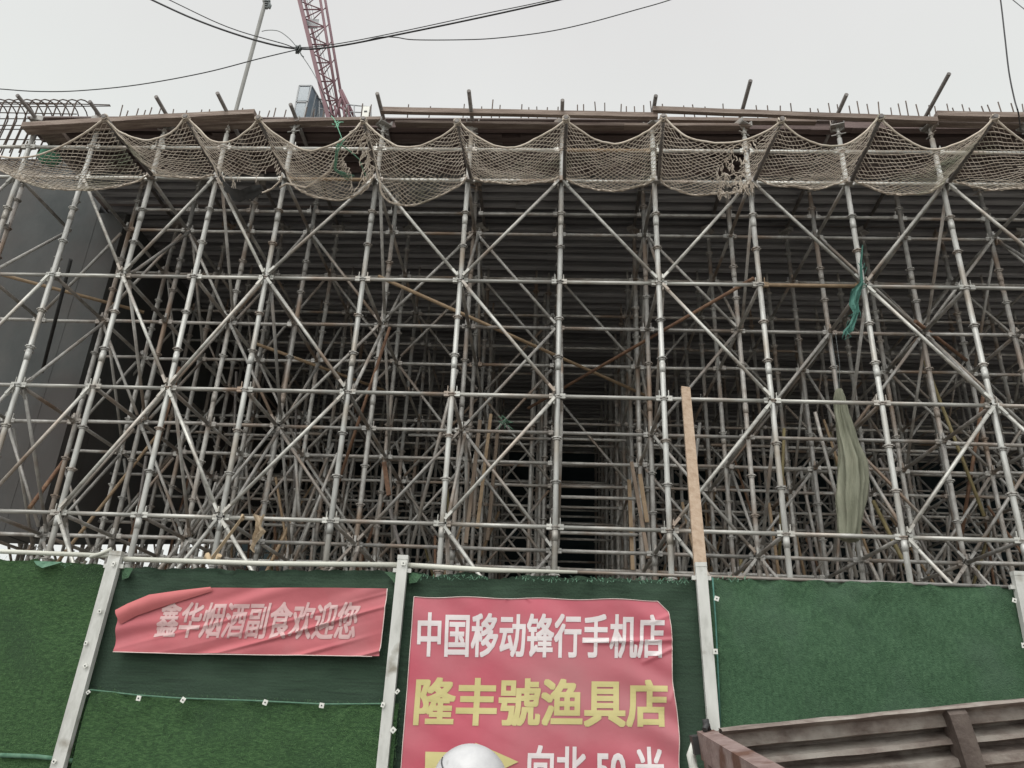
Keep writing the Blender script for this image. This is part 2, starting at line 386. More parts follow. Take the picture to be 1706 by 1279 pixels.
# front face: (bay index by left column x, string of the four lifts from the top: / \ or blank)
FRONT = {-8.1: '/ /\\', -7.2: ' // ', -6.3: '\\ / ', -5.4: '/\\/\\', -4.5: '\\/\\/', -3.6: '/\\/\\', -2.4: '\\   ', -1.2: '/\\/\\',
         0: '\\   ', 1.2: '/\\/\\', 2.4: '\\   ', 3.6: '/\\/\\', 4.8: '\\ \\ ', 6.0: '/\\/ '}
SECOND = {-7.2: '/ \\ ', -6.3: '/\\/\\', -5.4: '\\/\\/', -4.5: '/\\/\\', -3.6: '\\/\\/', -2.4: '/ / ', -1.2: '\\/\\/',
          0: '    ', 1.2: '\\/\\/', 2.4: ' / \\', 3.6: '\\/\\/', 4.8: '/\\/\\', 6.0: '\\/\\/', 7.2: '/ / '}
braces = []
for r, y in enumerate(ROWS):
    for i, (x0, x1) in enumerate(zip(COLS[:-1], COLS[1:])):
        if r == 0: pat = FRONT.get(x0, '    ')
        elif r == 1: pat = SECOND.get(x0, '    ')
        else:
            pat = '/\\/\\' if (i+r) % 2 else '\\/\\/'
            if x0 == 0: pat = '    ' if r > 3 else ('\\   ' if r == 2 else ' \\  ')
            elif r > 3: pat = ' '+pat[1]+(pat[2:] if random.random() < .5 else '  ')
            elif random.random() < .3: pat = '  '+pat[2:]
        for k, ch in enumerate(pat):
            if ch == ' ': continue
            zt, zb = LV[k], LV[k+1]
            a, b_ = ((x1, y, zt), (x0, y, zb)) if ch == '/' else ((x0, y, zt), (x1, y, zb))
            if visible([a, b_], 40): braces.append((r, abs(x0+.3), a, b_, 'x'))
for r in range(len(ROWS)-1):
    y0, y1 = ROWS[r], ROWS[r+1]
    for i, x in enumerate(COLS):
        for k in range(4):
            p = (i*7+r*3+k) % 3
            if r < 2 and p == 0: continue
            if r >= 2 and random.random() < (.4 if k > 1 else .75): continue
            zt, zb = LV[k], LV[k+1]
            a, b_ = ((x, y0, zt), (x, y1, zb)) if (i+k+r) % 2 else ((x, y1, zt), (x, y0, zb))
            if visible([a, b_], 40): braces.append((r+.5, abs(x-.3), a, b_, 'y'))
braces = [q for q in braces if not (q[2][0] < -6.9 and max(q[2][1], q[3][1]) > 1.5 and q[3][2] > .1)]
braces.sort(key=lambda q: (q[0], q[1]))
n_ = 0; rest = MB(); rest_r = MB()
for r, _a, a, b_, ax in braces:
    off = Vector((0, -.05, 0)) if ax == 'x' else Vector((.05, 0, 0))
    if n_ < 100:
        n_ += 1; mb = MB(); brace_shape(mb, a, b_, off=off)
        mb.build('brace', M['ledger'] if r == 0 else M['steel_grey'], scaf, origin=a)
    else: brace_shape(rest, a, b_, n=6, off=off)
tag(rest.build('far_braces', M['steel_grey'], scaf), 'diagonal tubes massed in the dark depth of the scaffold', kind='stuff')

for m, cnt in (('rust', 26), ('rust_pale', 30), ('steel_grey', 70), ('yellow_tube', 12), ('dull', 30)):
    mb = MB()
    for q in range(cnt):
        y0 = random.uniform(1.4, 8.5); x0 = random.choice([random.uniform(-6.6, -1.3), random.uniform(1.6, 9)]); zb = random.uniform(-1.5, .6); l = random.uniform(1.2, 2.8)
        d = Vector((random.uniform(-.42, .42), random.uniform(-.5, .5), 1)).normalized()
        if abs((Vector((x0, y0, zb))+d*l).x-.6) < .8: continue
        mb.tube((x0, y0, zb), Vector((x0, y0, zb))+d*l, random.uniform(.019, .026), 7)
    tag(mb.build('leaning_tubes', M[m], scaf), 'loose inclined tubes massed low inside the scaffold', kind='stuff')
# tubes lying in the U-heads, ends poking out past the deck edge -------------------------
GB = 'bearer tubes poking out past the deck edge'
for i, (x, o_, dz, dx) in enumerate([(-7.2, .48, .0, 0), (-6.3, .34, .03, 0), (-5.4, .36, .10, 0), (-4.5, .50, .03, 0), (-3.6, .28, .05, .0), (-2.4, .48, .05, 0), (-1.2, .55, .03, 0),
                         (0, .36, .06, 0), (1.2, .38, .12, 0), (2.4, .46, .30, 0), (3.6, .41, .12, 0), (4.8, .62, .26, 0)]):
    mb = MB(); a = Vector((x, -o_, 5.452+dz)); e = Vector((x, 2.4, 5.447))
    ln = (e-a); mb.tube(a, e, .026, 12)
    mb.add([a+Vector((.020*math.cos(t*math.pi/6), -.0015, .020*math.sin(t*math.pi/6))) for t in range(12)], [tuple(range(12))])
    o = mb.build('bearer_tube', M['dull'], origin=(x, 0, 5.44))
    tag(o, f'{ORD[i]} dark bearer tube from the left jutting up past the deck edge', 'steel tube', GB)
# net outriggers ---------------------------------------------------------------------------
GO = 'outrigger tubes holding the safety net'
OUTR = [-6.3, -5.4, -4.5, -3.6, -2.4, -1.2, 0, 1.2, 2.4, 3.6, 4.8, 6.0]
TIPS = {}
tippx = {-5.4: (175, 196), -4.5: (310, 196), -3.6: (431, 198), -2.4: (606, 200), -1.2: (762, 203), 0: (943, 198), 1.2: (1105, 196), 2.4: (1302, 200), 3.6: (1467, 196), 4.8: (1657, 196)}
for x in OUTR:
    if x in tippx:
        u, v = tippx[x]; best = min([i*.01 for i in range(60, 170)], key=lambda d: abs(at(u, v, -d).x-x*.99))
        best = min(max(best, .95), 1.25); TIPS[x] = at(u, v, -best)
    else: TIPS[x] = Vector((x, -1.1, 4.54))
k = 0
for x in OUTR:
    if x == -6.3: continue
    base = Vector((x+.045, -.06, 4.5)); tip = TIPS[x]; d = (tip-base).normalized()
    mb = MB(); mb.tube(base-d*.1, tip+d*.04, .026, 10)
    o = mb.build('outrigger_tube', M['dull'], origin=base)
    tag(o, f'{ORD[k]} net outrigger tube from the left, leaning out from its standard', 'steel tube', GO); k += 1
    mb = MB(); mb.box(base+Vector((-.03, .02, 0)), (.09, .07, .07)); mb.ring(base+Vector((-.045, .06, .02)), .045, .06, 10); mb.build('coupler', M['steel_grey'], o)
TIPS[-7.2] = Vector((-7.75, -.75, 4.62))
# ------------------------------------------------------------------ safety nets
def net_bay(mb, rope, inner, x0, x1, p, seedv):
    """one sagging bay: inner edge on the ledger, outer edge hung between two outrigger tips"""
    t0, t1 = TIPS[x0], TIPS[x1]
    nu = int(round((x1-x0)/.038)); nu += nu % 2; nv = 30
    def P(u, v):
        inn = Vector((x0+.05+(x1-x0-.06)*u, -.075, 4.5)); out = t0.lerp(t1, u)
        q = inn.lerp(out, v); s = 4*u*(1-u)
        skew = p.get('skew', 0); su = max(0, s)**(.62 if skew or p['in'] > .28 else .9)*(1+skew*(u-.5))
        q.z -= p['in']*su*max(0, 1-v)**1.5+p['out']*s*v+p['belly']*max(0, math.sin(math.pi*v))**.8*(.35+.65*s)
        q.y += p['out']*s*v*.45-(p['in']*.15)*s*(1-v)
        q.z += .045*nz(u*3+seedv, v*3, 1)+.010*nz(u*13+seedv, v*13, 3); q.x += .022*nz(u*4+seedv, v*4, 7)+.011*nz(u*15+seedv, v*15, 5)
        q.y += .02*nz(u*4, v*4+seedv, 11)
        return q
    hole = p.get('hole')
    for i in range(nu):
        for j in range(nv):
            if (i+j) % 2: continue
            for di, dj in ((1, 1), (1, -1)):
                i2, j2 = i+di, j+dj
                if j2 < 0 or j2 > nv: continue
                u, v = i/nu, j/nv
                if hole and hole(u, v): continue
                if random.random() < .012: continue
                a, c = P(u, v), P(i2/nu, j2/nv)
                a.z += .012*nz(i*.9, j*.9, seedv); c.z += .012*nz(i2*.9, j2*.9, seedv)
                if hole and hole(i2/nu, j2/nv):
                    c = a+Vector((random.uniform(-.03, .03), random.uniform(-.02, .02), -random.uniform(.04, .11)))
                mb.poly([a, c], random.uniform(.0034, .0044), 4, False)
    # odd diagonal starting at top row
    for j in range(nv):
        pass
    for v, r in ((0, .011), (1, .0125)):
        seg = [P(i/24, v) for i in range(25)]
        if hole: seg_ok = [q for q in seg]
        (rope if v else inner).poly(seg, r, 6)
    # gathered edge along the inner rope
    for m_ in range(3):
        mb.poly([P(i/24, 0)+Vector((0, random.uniform(-.012, .012)-.01, random.uniform(-.02, .012))) for i in range(25)], .006, 4, False)
    for tt, sx in ((t0, 1), (t1, -1)):
        for m_ in range(4):
            a = random.uniform(0, 6.28)
            rope.poly([tt+Vector((.04*math.cos(a+q), .03*math.sin(q*1.3), .035*math.sin(a+q))) for q in (0, 1, 2, 3, 4)], .007, 5, False)
    return P
def tear(u, v):
    c = .70+.05*math.sin(v*9); wd = .10+.045*nz(v*7, 2.2)
    if v > .9: return False
    return abs(u-c) < wd and nz(u*30, v*22, 9) > -.32
BAYS = [  # nets: list of (x0, x1, params)
    ('green stained', [(-7.2, -5.4, dict(**{'in': .30, 'out': .36, 'belly': .12})), (-5.4, -4.5, dict(**{'in': .06, 'out': .24, 'belly': .06})),
     (-4.5, -3.6, dict(**{'in': .34, 'out': .25, 'belly': .02, 'hole': lambda u, v: v < .34-.2*abs(u-.6) and .22 < u < .95 and nz(u*9, v*9, 5) > -.3})),
     (-3.6, -2.4, dict(**{'in': .42, 'out': .33, 'belly': .05, 'skew': .5, 'hole': lambda u, v: u > .86-.1*v and .1 < v < .72}))]),
    ('torn', [(-2.4, -1.2, dict(**{'in': .50, 'out': .28, 'belly': .0, 'skew': -.8})), (-1.2, 0, dict(**{'in': .13, 'out': .27, 'belly': .05})),
     (0, 1.2, dict(**{'in': .22, 'out': .26, 'belly': .04})), (1.2, 2.4, dict(**{'in': .30, 'out': .26, 'belly': .05, 'hole': tear}))]),
    ('neat', [(2.4, 3.6, dict(**{'in': .16, 'out': .28, 'belly': .05})), (3.6, 4.8, dict(**{'in': .26, 'out': .31, 'belly': .05})), (4.8, 6.0, dict(**{'in': .16, 'out': .28, 'belly': .05}))])]
NETLAB = ['sagging cord safety net with green cord and dark cloth caught in it, at left',
          'sagging cord safety net with a big frayed tear near its right end', 'even sagging cord safety net nearest the right edge, without tears']
PF = {}
for (kind, bays), lab in zip(BAYS, NETLAB):
    ne = thing('safety_net', lab, 'safety net', (bays[0][0], -.1, 4.5), 'safety nets along the deck edge')
    mb, rp, ri_ = MB(), MB(), MB()
    for q, (x0, x1, p) in enumerate(bays): PF[x0] = net_bay(mb, rp, ri_, x0, x1, p, x0*3.1)
    if kind == 'torn':                       # frayed ends hanging in the tear
        Pq = PF[1.2]
        for _q in range(85):
            u = .70+random.choice((-1, 1))*random.uniform(.03, .13); v = random.choice([random.uniform(0, .12), random.uniform(.3, .5), random.uniform(.6, .95), random.uniform(0, 1)])
            a = Pq(u, v); pts = [a]; l = random.uniform(.03, .13)
            for s in range(4): pts.append(pts[-1]+Vector((random.uniform(-.022, .022), random.uniform(-.012, .012), -l/4+random.uniform(-.008, .02))))
            mb.poly(pts, random.uniform(.0045, .008), 4, False)
        for v in (.18, .42, .93):
            rp.poly([Pq(.55+.03*s, v+.03*math.sin(s*1.7+v*9)) for s in range(10)], .0065, 5, False)
        a = Pq(.97, .02)
        for _q in range(26):
            pts = [a+Vector((random.uniform(-.12, .08), random.uniform(-.03, .02), random.uniform(-.05, .05)))]
            for s in range(4): pts.append(pts[-1]+Vector((random.uniform(-.02, .02), random.uniform(-.01, .01), random.uniform(-.06, 0))))
            mb.poly(pts, .006, 4, False)
    if kind == 'green stained':
        # gathered bundle of spare net tied round the standard at the left end, and cords of the gap
        for _q in range(46):
            x = random.uniform(-7.78, -7.52); pts = [Vector((x*.55-7.62*.45, -.2, 4.72))]
            for s in range(1, 7): pts.append(Vector((x+random.uniform(-.03, .03)+(.13*max(0, s-3)/3)*(1 if x < -7.6 else .4), -.18+random.uniform(-.05, .05), 4.72-.13*s)))
            mb.poly(pts, .0055, 4, False)
        Pq = PF[-3.6]
        for _q in range(40):
            a = TIPS[-2.4].lerp(Vector((-2.42, -.1, 4.42)), random.uniform(0, 1)); pts = [a]
            for s in range(5): pts.append(pts[-1]+Vector((random.uniform(-.05, .035), random.uniform(-.02, .02), random.uniform(-.075, .01))))
            mb.poly(pts, .0055, 4, False)
        rp.poly([Pq(.78, .9), Pq(.62, .55), Pq(.3, .12), Pq(.02, -.02)+Vector((0, -.05, -.08)), Pq(-.06, -.05)+Vector((0, -.06, -.16))], .013, 6)
    mb.build('mesh', M['rope'], ne); rp.build('border_rope', M['rope'], ne); ri_.build('border_rope', M['rope'], ne)
Pq = PF[-3.6]
mb = MB()
pts0 = [Pq(.80, .98), Pq(.74, .85)+Vector((0, -.02, 0)), Pq(.70, .7), Pq(.66, .55)]
for s in range(5):
    mb.poly([q+Vector((random.uniform(-.03, .03), -.02, random.uniform(-.03, .03))) for q in pts0]+[Pq(.78+.06*s*.3, .3)], .0055, 5)
mb.poly([Pq(.78, .93), Pq(.86, .7), Pq(.9, .5), Pq(.93, .3), Pq(.96, .1)], .007, 5)
mb.poly([Pq(.80, .96), at(558, 200, -.5), at(552, 193, -.45)], .006, 5)
for s in range(12):
    c = at(562+random.uniform(-5, 5), 205+random.uniform(-4, 4), -.6); mb.poly([c, c+Vector((random.uniform(-.06, .06), 0, random.uniform(-.06, .06)))], .006, 4)
tag(mb.build('green_cord', M['green_rope'], origin=Pq(.8, .9)), 'green cord knotted through the torn net near the cab', 'cord')
# a dark cloth caught in the third bay and a green bag in the first
Pq = PF[-4.5]; mb = MB(); vs = []
for i in range(15):
    for j in range(7):
        u, v = .10+.66*i/14, .02+.34*j/6*(1-.75*abs(i/14-.25)); q = Pq(u, v)+Vector((0, .03, -.10*math.sin(i/14*3.0)+.05*nz(i*.5, j*.6, 4)-.015))
        vs.append(q)
mb.add(vs, [(i*7+j, i*7+j+1, i*7+j+8, i*7+j+7) for i in range(14) for j in range(6)], True)
M['dark_cloth'] = mat('dark_cloth', [(.05, .052, .055), (.10, .10, .10)], .9, 0, (4, 4, 4))
tag(mb.build('cloth_scrap', M['dark_cloth'], origin=Pq(.4, .2)), 'torn dark grey cloth scrap caught in the sagging net', 'cloth')
mb = MB(); c = at(82, 262, .35)
import itertools
vs = []
for i in range(9):
    for j in range(12):
        a = 2*math.pi*j/12; t = i/8*math.pi; r = .13*(1+.3*nz(i*.8, math.cos(a)*2, math.sin(a)*2))
        vs.append(c+Vector((1.15*r*math.sin(t)*math.cos(a), r*math.sin(t)*math.sin(a), .9*r*math.cos(t))))
mb.add(vs, [(i*12+j, i*12+(j+1) % 12, (i+1)*12+(j+1) % 12, (i+1)*12+j) for i in range(8) for j in range(12)], True)
M['green_bag'] = mat('green_netting_bag', [(.05, .19, .12), (.10, .28, .18)], .9, 0, (18, 18, 18))
tag(mb.build('netting_bundle', M['green_bag'], origin=c), 'crumpled green netting bundle behind the net at far left', 'netting')

# ------------------------------------------------------------------ deck formwork
XL, XR = -7.5, 24
deck = thing('deck_formwork', 'dark timber formwork of the deck, its joists running over the scaffold', 'formwork', (0, 0, 5.5))
mb = MB(); mb.box(((XL+XR)/2, 7.38, 5.645), (XR-XL, 14.5, .02)); mb.build('plywood_sheet', M['ply'], deck)
n = 0; y = .21
while y < 13.9 and n < 99:
    wj = random.choice([.08, .08, .1]) if y > 1.0 else random.choice([.1, .16])
    x0 = XL+random.uniform(0, .3); zc = 5.58+random.uniform(-.008, .008)
    mb = MB(); segs = 4
    cuts = sorted([x0, XR]+[random.uniform(x0+2, XR-2) for _q in range(5)])
    for a, e in zip(cuts[:-1], cuts[1:]):
        dy = random.uniform(-.03, .03); mb.box(((a+e)/2, y+dy, zc+random.uniform(-.006, .006)), (e-a+.0, wj, .105))
    mb.build('joist', M['timber_red'] if y < 1.25 else M['timber_dark'], deck, origin=((x0+XR)/2, y, zc)); n += 1
    y += (.20 if y > 1 else .21)+random.uniform(-.03, .05)
# edge planks (loose timbers lying along the edge)
def plank(u0, v0, u1, v1, Y, h, d, lab, end_v=0):
    a, e = at(u0, v0, Y), at(u1, v1, Y)
    mb = MB(); n = 8; vs = []
    for i in range(n+1):
        q = a.lerp(e, i/n); q.z += .006*nz(i*1.3, u0*.01)
        for dy, dz in ((0, 0), (d, 0), (d, -h), (0, -h)): vs.append(q+Vector((0, dy+.004*nz(i*.9, u0, 3), dz+.003*nz(i*1.7, u0, 4))))
    fs = [(i*4+j, i*4+(j+1) % 4, (i+1)*4+(j+1) % 4, (i+1)*4+j) for i in range(n) for j in range(4)]+[(0, 1, 2, 3), (n*4+3, n*4+2, n*4+1, n*4)]
    mb.add(vs, fs)
    o = mb.build('timber_plank', M['plank'], origin=a.lerp(e, .5))
    return tag(o, lab, 'plank', 'loose planks along the deck edge')
plank(37, 203, 424, 181, -.20, .075, .17, 'long plank at the left end of the deck edge, rising to the right')
plank(300, 202, 640, 193, -.08, .05, .12, 'flat plank under the blue crane cab')
plank(634, 177, 1096, 187, -.20, .075, .06, 'raised plank with daylight under it, in the middle of the deck edge')
plank(1088, 176, 1562, 194, -.24, .07, .06, 'long plank sloping down to the right past the tallest tubes')
plank(1561, 184, 1800, 188, -.20, .08, .10, 'plank at the right end of the deck edge')
plank(658, 199, 1040, 205, -.06, .04, .10, 'thin lower plank lying beneath the raised middle plank')
plank(1000, 204, 1250, 205, -.05, .04, .10, 'thin lower plank beside the torn net')
plank(1100, 194, 1360, 197, -.0, .05, .08, 'short dark plank behind the long sloping plank')
plank(1480, 198, 1800, 203, -.06, .045, .10, 'thin lower plank under the right end plank')
# short timber blocks at the left end of the deck
plank(63, 212, 100, 210, .0, .06, .3, 'short square timber block at the left deck corner')

# rebar dowels along the edge
ds = [(206, 176), (213, 183), (230, 181), (242, 184), (252, 177), (266, 180), (291, 183), (312, 184), (335, 183), (352, 182), (405, 180), (433, 183), (446, 183), (459, 178), (475, 182), (510, 178), (523, 182), (540, 182), (580, 180), (605, 174), (617, 176),
      (682, 174), (716, 176), (773, 170), (788, 173), (804, 176), (820, 168), (833, 176), (869, 172), (881, 178), (897, 178), (911, 177), (929, 177), (963, 174), (973, 176), (994, 170), (1007, 173), (1032, 173), (1042, 178), (1058, 178), (1072, 178), (1086, 169),
      (1105, 173), (1140, 174), (1158, 173), (1178, 176), (1203, 172), (1261, 176), (1279, 176), (1296, 176), (1317, 174), (1349, 180), (1366, 180), (1381, 172), (1395, 175), (1415, 177), (1428, 169), (1444, 171), (1459, 171), (1482, 178), (1496, 170), (1508, 170), (1528, 174), (1543, 175), (1555, 176),
      (1577, 172), (1590, 177), (1604, 174), (1618, 178), (1639, 174), (1650, 172), (1666, 171), (1685, 171), (1698, 173)]
_ = MB(); _.poly([(0, 0, 0), (0, 0, .3), (.004, 0, .62)], .0085, 6); ME_D = _.mesh('rebar_dowel', M['rebar'])
for u, v in ds:
    t = at(u, v, .35+random.uniform(-.05, .05))
    o = inst('rebar_dowel', ME_D, (t.x, t.y, 5.655)); o.scale.z = max(.3, (t.z-5.655)/.62)
    o.rotation_euler = (random.uniform(-.05, .05), random.uniform(-.07, .07), random.uniform(0, 6))
    tag(o, 'thin dark rebar dowel standing upright along the deck edge', 'rebar', 'rebar dowels along the deck edge')
# rebar cage at the left end
cage = thing('rebar_cage', 'rebar cage of rounded hoops at the upper left corner', 'rebar cage', (-8.2, .5, 5.0))
for i in range(16):
    x = -9.0+.135*i; mb = MB(); pts = [Vector((x-.03, .26, 5.12)), Vector((x, .27, 5.6))]
    for t in range(9):
        a = math.pi*t/8; pts.append(Vector((x+.055-.055*math.cos(a), .45-.18*math.cos(a), 6.02+.17*math.sin(a))))
    pts += [Vector((x+.09, .62, 5.6)), Vector((x+.07, .63, 5.12))]
    mb.poly(pts, .0095, 6, False); mb.build('hoop', M['rebar'], cage)
for (yy, zz, xe) in ((.27, 6.0, -6.95), (.63, 6.05, -6.75), (.26, 5.82, -6.9), (.63, 5.85, -6.8), (.26, 5.6, -6.8), (.63, 5.55, -6.9), (.26, 5.35, -6.9), (.63, 5.3, -6.9), (.26, 5.2, -6.9), (.63, 5.18, -7), (.45, 6.19, -6.6), (.5, 6.17, -6.62)):
    mb = MB(); mb.poly([(-9.4, yy, zz), (-8, yy+random.uniform(-.02, .02), zz+random.uniform(-.02, .02)), (xe, yy, zz+random.uniform(-.03, .02))], .0085, 6); mb.build('bar', M['rebar'], cage)
# concrete pier wall at left and sheets added to close off and darken the interior
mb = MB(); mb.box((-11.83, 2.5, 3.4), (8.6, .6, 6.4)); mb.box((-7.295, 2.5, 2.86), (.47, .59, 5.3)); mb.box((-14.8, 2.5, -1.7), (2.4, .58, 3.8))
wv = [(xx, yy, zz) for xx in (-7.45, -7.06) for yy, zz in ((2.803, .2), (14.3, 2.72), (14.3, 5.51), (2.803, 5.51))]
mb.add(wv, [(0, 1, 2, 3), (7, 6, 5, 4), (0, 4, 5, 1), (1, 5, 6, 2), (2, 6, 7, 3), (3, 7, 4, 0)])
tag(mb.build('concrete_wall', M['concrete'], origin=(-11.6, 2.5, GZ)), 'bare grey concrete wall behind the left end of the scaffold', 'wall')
mb = MB()
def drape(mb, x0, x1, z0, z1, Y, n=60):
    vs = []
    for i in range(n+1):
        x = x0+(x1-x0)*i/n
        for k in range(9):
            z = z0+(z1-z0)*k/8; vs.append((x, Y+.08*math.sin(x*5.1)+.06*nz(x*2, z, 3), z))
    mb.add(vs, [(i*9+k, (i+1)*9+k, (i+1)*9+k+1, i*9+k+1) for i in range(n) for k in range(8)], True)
drape(mb, -9.6, 24, GZ, 5.62, 14.05, 160)  # added closure, coloured dark so the far end stays in gloom
tag(mb.build('closing_sheet', M['dark_closure']), 'added dark teal sheet closing the far side under the deck', 'sheet')
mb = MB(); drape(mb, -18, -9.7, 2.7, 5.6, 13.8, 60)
tag(mb.build('closing_sheet', M['concrete']), 'grey sheet hung high at the far left with daylight below it', 'sheet')
mb = MB(); vs = []  # unseen sheet added to cut side light entering under the deck
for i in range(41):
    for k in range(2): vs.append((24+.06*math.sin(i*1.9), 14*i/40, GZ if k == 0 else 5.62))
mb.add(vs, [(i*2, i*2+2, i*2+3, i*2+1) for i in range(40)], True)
tag(mb.build('closing_sheet', M['dark_closure']), 'added dark sheet closing off light at the right-hand end under the deck', 'sheet')

# ------------------------------------------------------------------ loose tubes, battens, rags in the scaffold
def loose(name, pts, r, m, lab, cat, n=8):
    mb = MB(); mb.poly(pts, r, n); return tag(mb.build(name, M[m], origin=pts[0]), lab, cat)
loose('loose_tube', [at(-40, 446, .5), at(240, 520, 1.6)], .024, 'rust_pale', 'tan rusty tube slanting in front of the concrete wall', 'steel tube')
loose('loose_tube', [at(630, 460, .25), at(1090, 665, 2.9)], .023, 'rust_pale', 'tan rusty tube slanting down to the right across the middle bays', 'steel tube')
loose('loose_tube', [at(1256, 463, .2), at(880, 680, 3.0)], .022, 'rust', 'red brown rusty tube slanting down to the left across the middle bays', 'steel tube')
loose('loose_tube', [at(49, 846, 1.0), at(112, 760, 1.5)], .026, 'rust', 'short rusty tube with its open end low beside the concrete wall', 'steel tube')
loose('loose_tube', [at(420, 570, 1.6), at(640, 650, 3.4)], .024, 'rust_pale', 'dusty tan tube slanting behind the left bays', 'steel tube')
loose('loose_tube', [at(1455, 835, 2.2), at(1510, 945, 1.6)], .026, 'yellow_tube', 'yellowish tube slanting low beside the olive tarpaulin', 'steel tube')
loose('loose_tube', [at(1540, 600, 1.7), at(1640, 860, 1.4)], .022, 'yellow_tube', 'yellowish tube slanting down at the right side', 'steel tube')
loose('loose_tube', [at(1525, 535, .9), at(1610, 600, 2.2)], .024, 'rust', 'short brown tube end near the right side', 'steel tube')
loose('loose_tube', [at(118, 432, .35), at(70, 620, 1.6)], .024, 'tyre', 'blackened tube leaning near the left end of the scaffold', 'steel tube')
def batten(pts, wx, wy, m, lab):
    mb = MB(); mb.bar(pts[0], pts[1], wx, wy, (0, 1, 0)); return tag(mb.build('timber_batten', M[m], origin=pts[0]), lab, 'batten', 'timber battens stood inside the scaffold')
batten([at(800, 700, 2.0), at(776, 905, 1.7)], .05, .04, 'batten', 'pale upright batten, longest of those left of the open aisle')
batten([at(818, 690, 2.3), at(795, 880, 2.2)], .045, .04, 'rust_pale', 'brown upright batten left of the open aisle')
batten([at(829, 720, 3.0), at(812, 900, 2.9)], .05, .05, 'batten', 'upright batten deepest of those left of the open aisle')
batten([at(1052, 770, 1.8), at(1080, 930, 1.4)], .045, .04, 'batten', 'slanting batten right of the open aisle')
batten([at(1066, 790, 1.5), at(1078, 870, 1.4)], .05, .03, 'rust_pale', 'short brown batten hanging right of the open aisle')
batten([at(1048, 800, 2.6), at(1054, 950, 2.4)], .05, .05, 'rust_pale', 'upright brown batten right of the open aisle')
batten([at(640, 770, 2.0), at(648, 825, 2.0)], .06, .04, 'rust', 'short rust brown batten among the left bays')
# pale plank leaning from the hoarding post
mb = MB(); a, e = at(1170, 985, -2.13), at(1142, 646, -.17)
mb.bar(a, e, .098, .035, (0, 1, 0)); pl = mb.build('timber_plank', M['timber'], origin=a)
tag(pl, 'tall pale plank standing up against the scaffold from the white post', 'plank')
# green mesh rag on the standard
def ribbon(name, pts, ws, m, lab, cat, seedv=0):
    mb = MB(); vs = []; n = 6
    for i, (p, w_) in enumerate(zip(pts, ws)):
        for j in range(n+1):
            t = j/n-.5; vs.append(p+Vector((w_*t, .35*w_*math.sin(t*9+i*.8+seedv)+.02*nz(i*.7, j*.8, seedv), .02*nz(i*.6, j, seedv+3))))
    mb.add(vs, [(i*(n+1)+j, i*(n+1)+j+1, (i+1)*(n+1)+j+1, (i+1)*(n+1)+j) for i in range(len(pts)-1) for j in range(n)], True)
    return tag(mb.build(name, M[m], origin=pts[0]), lab, cat)
mesh_rag = ribbon('mesh_rag', [at(u, v, -.10) for u, v in ((1437, 408), (1434, 440), (1436, 470), (1426, 486), (1422, 505), (1427, 520), (1420, 538), (1413, 552), (1408, 557))],
       [.02, .035, .05, .12, .10, .05, .06, .11, .05], 'teal', 'torn teal mesh rag hanging from a standard at upper right', 'rag', 2)
mb = MB()
for q in range(26):
    u, v = random.choice([(1436, 440), (1436, 470), (1428, 486), (1424, 505), (1427, 520), (1418, 540), (1411, 553)]); a = at(u+random.uniform(-7, 7), v+random.uniform(-6, 6), -.12)
    mb.poly([a, a+Vector((random.uniform(-.05, .05), 0, random.uniform(-.06, .02))), a+Vector((random.uniform(-.06, .06), 0, random.uniform(-.12, -.03)))], .004, 4)
tag(mb.build('frayed_cord', M['teal'], mesh_rag), kind='stuff')
# olive tarpaulin bundle
tp = thing('tarpaulin_bundle', 'tall olive tarpaulin bundle hung by strings inside the right bays', 'tarpaulin', at(1415, 890, .55))
mb = MB(); pts = []; rs = []
for u, v, r in ((1398, 648, .035), (1399, 662, .07), (1401, 690, .09), (1408, 720, .115), (1414, 745, .13), (1420, 770, .165), (1421, 800, .175), (1419, 830, .17), (1418, 860, .15), (1416, 890, .125), (1416, 905, .1)):
    pts.append(at(u, v, .55)); rs.append(r)
pp, rr = [], []
for i in range(len(pts)-1):
    for t in (0, .34, .67): pp.append(pts[i].lerp(pts[i+1], t)); rr.append(rs[i]+(rs[i+1]-rs[i])*t)
mb.poly(pp, rr, 60, True, lambda i, a: .80+.17*math.sin(a*9+i*.10)+.26*nz(math.cos(a)*3.5, math.sin(a)*3.5, i*.14)+.12*math.sin(a*3+i*.2)+.10*nz(math.cos(a)*9, math.sin(a)*9, i*.3))
mb.build('tarpaulin', M['olive'], tp)
mb = MB()
for s in (-1, 1): mb.poly([at(1398, 652, .55), at(1396+s*3, 610, .55), at(1388+s*4, 555, .6)], .004, 4)
mb.build('string', M['wire'], tp)
# strap and rag at the lower left
a, e = at(404, 862, -.05), at(352, 932, -2.15)
mb = MB(); mb.bar(a, e, .045, .004, (0, 1, .4)); mb.poly([a+Vector((0, .03*math.cos(t), .03*math.sin(t))) for t in (0, 1, 2, 3, 4, 5, 6)], .012, 5)
mb.poly([e+Vector((-.06+.03*t, .035*math.cos(t*2), .035*math.sin(t*2))) for t in range(5)], .022, 6)
tag(mb.build('tie_strap', M['tan'], origin=a), 'tan strap tied from the scaffold down to the hoarding pipe', 'strap')
ribbon('torn_rag', [at(u, v, -.09) for u, v in ((432, 858), (432, 868), (430, 876), (434, 884), (428, 893), (424, 903), (419, 912), (423, 920))],
       [.15, .07, .05, .10, .09, .05, .06, .03], 'rag', 'crumpled tan rag knotted over a ledger above the slogan banner', 'rag', 1)
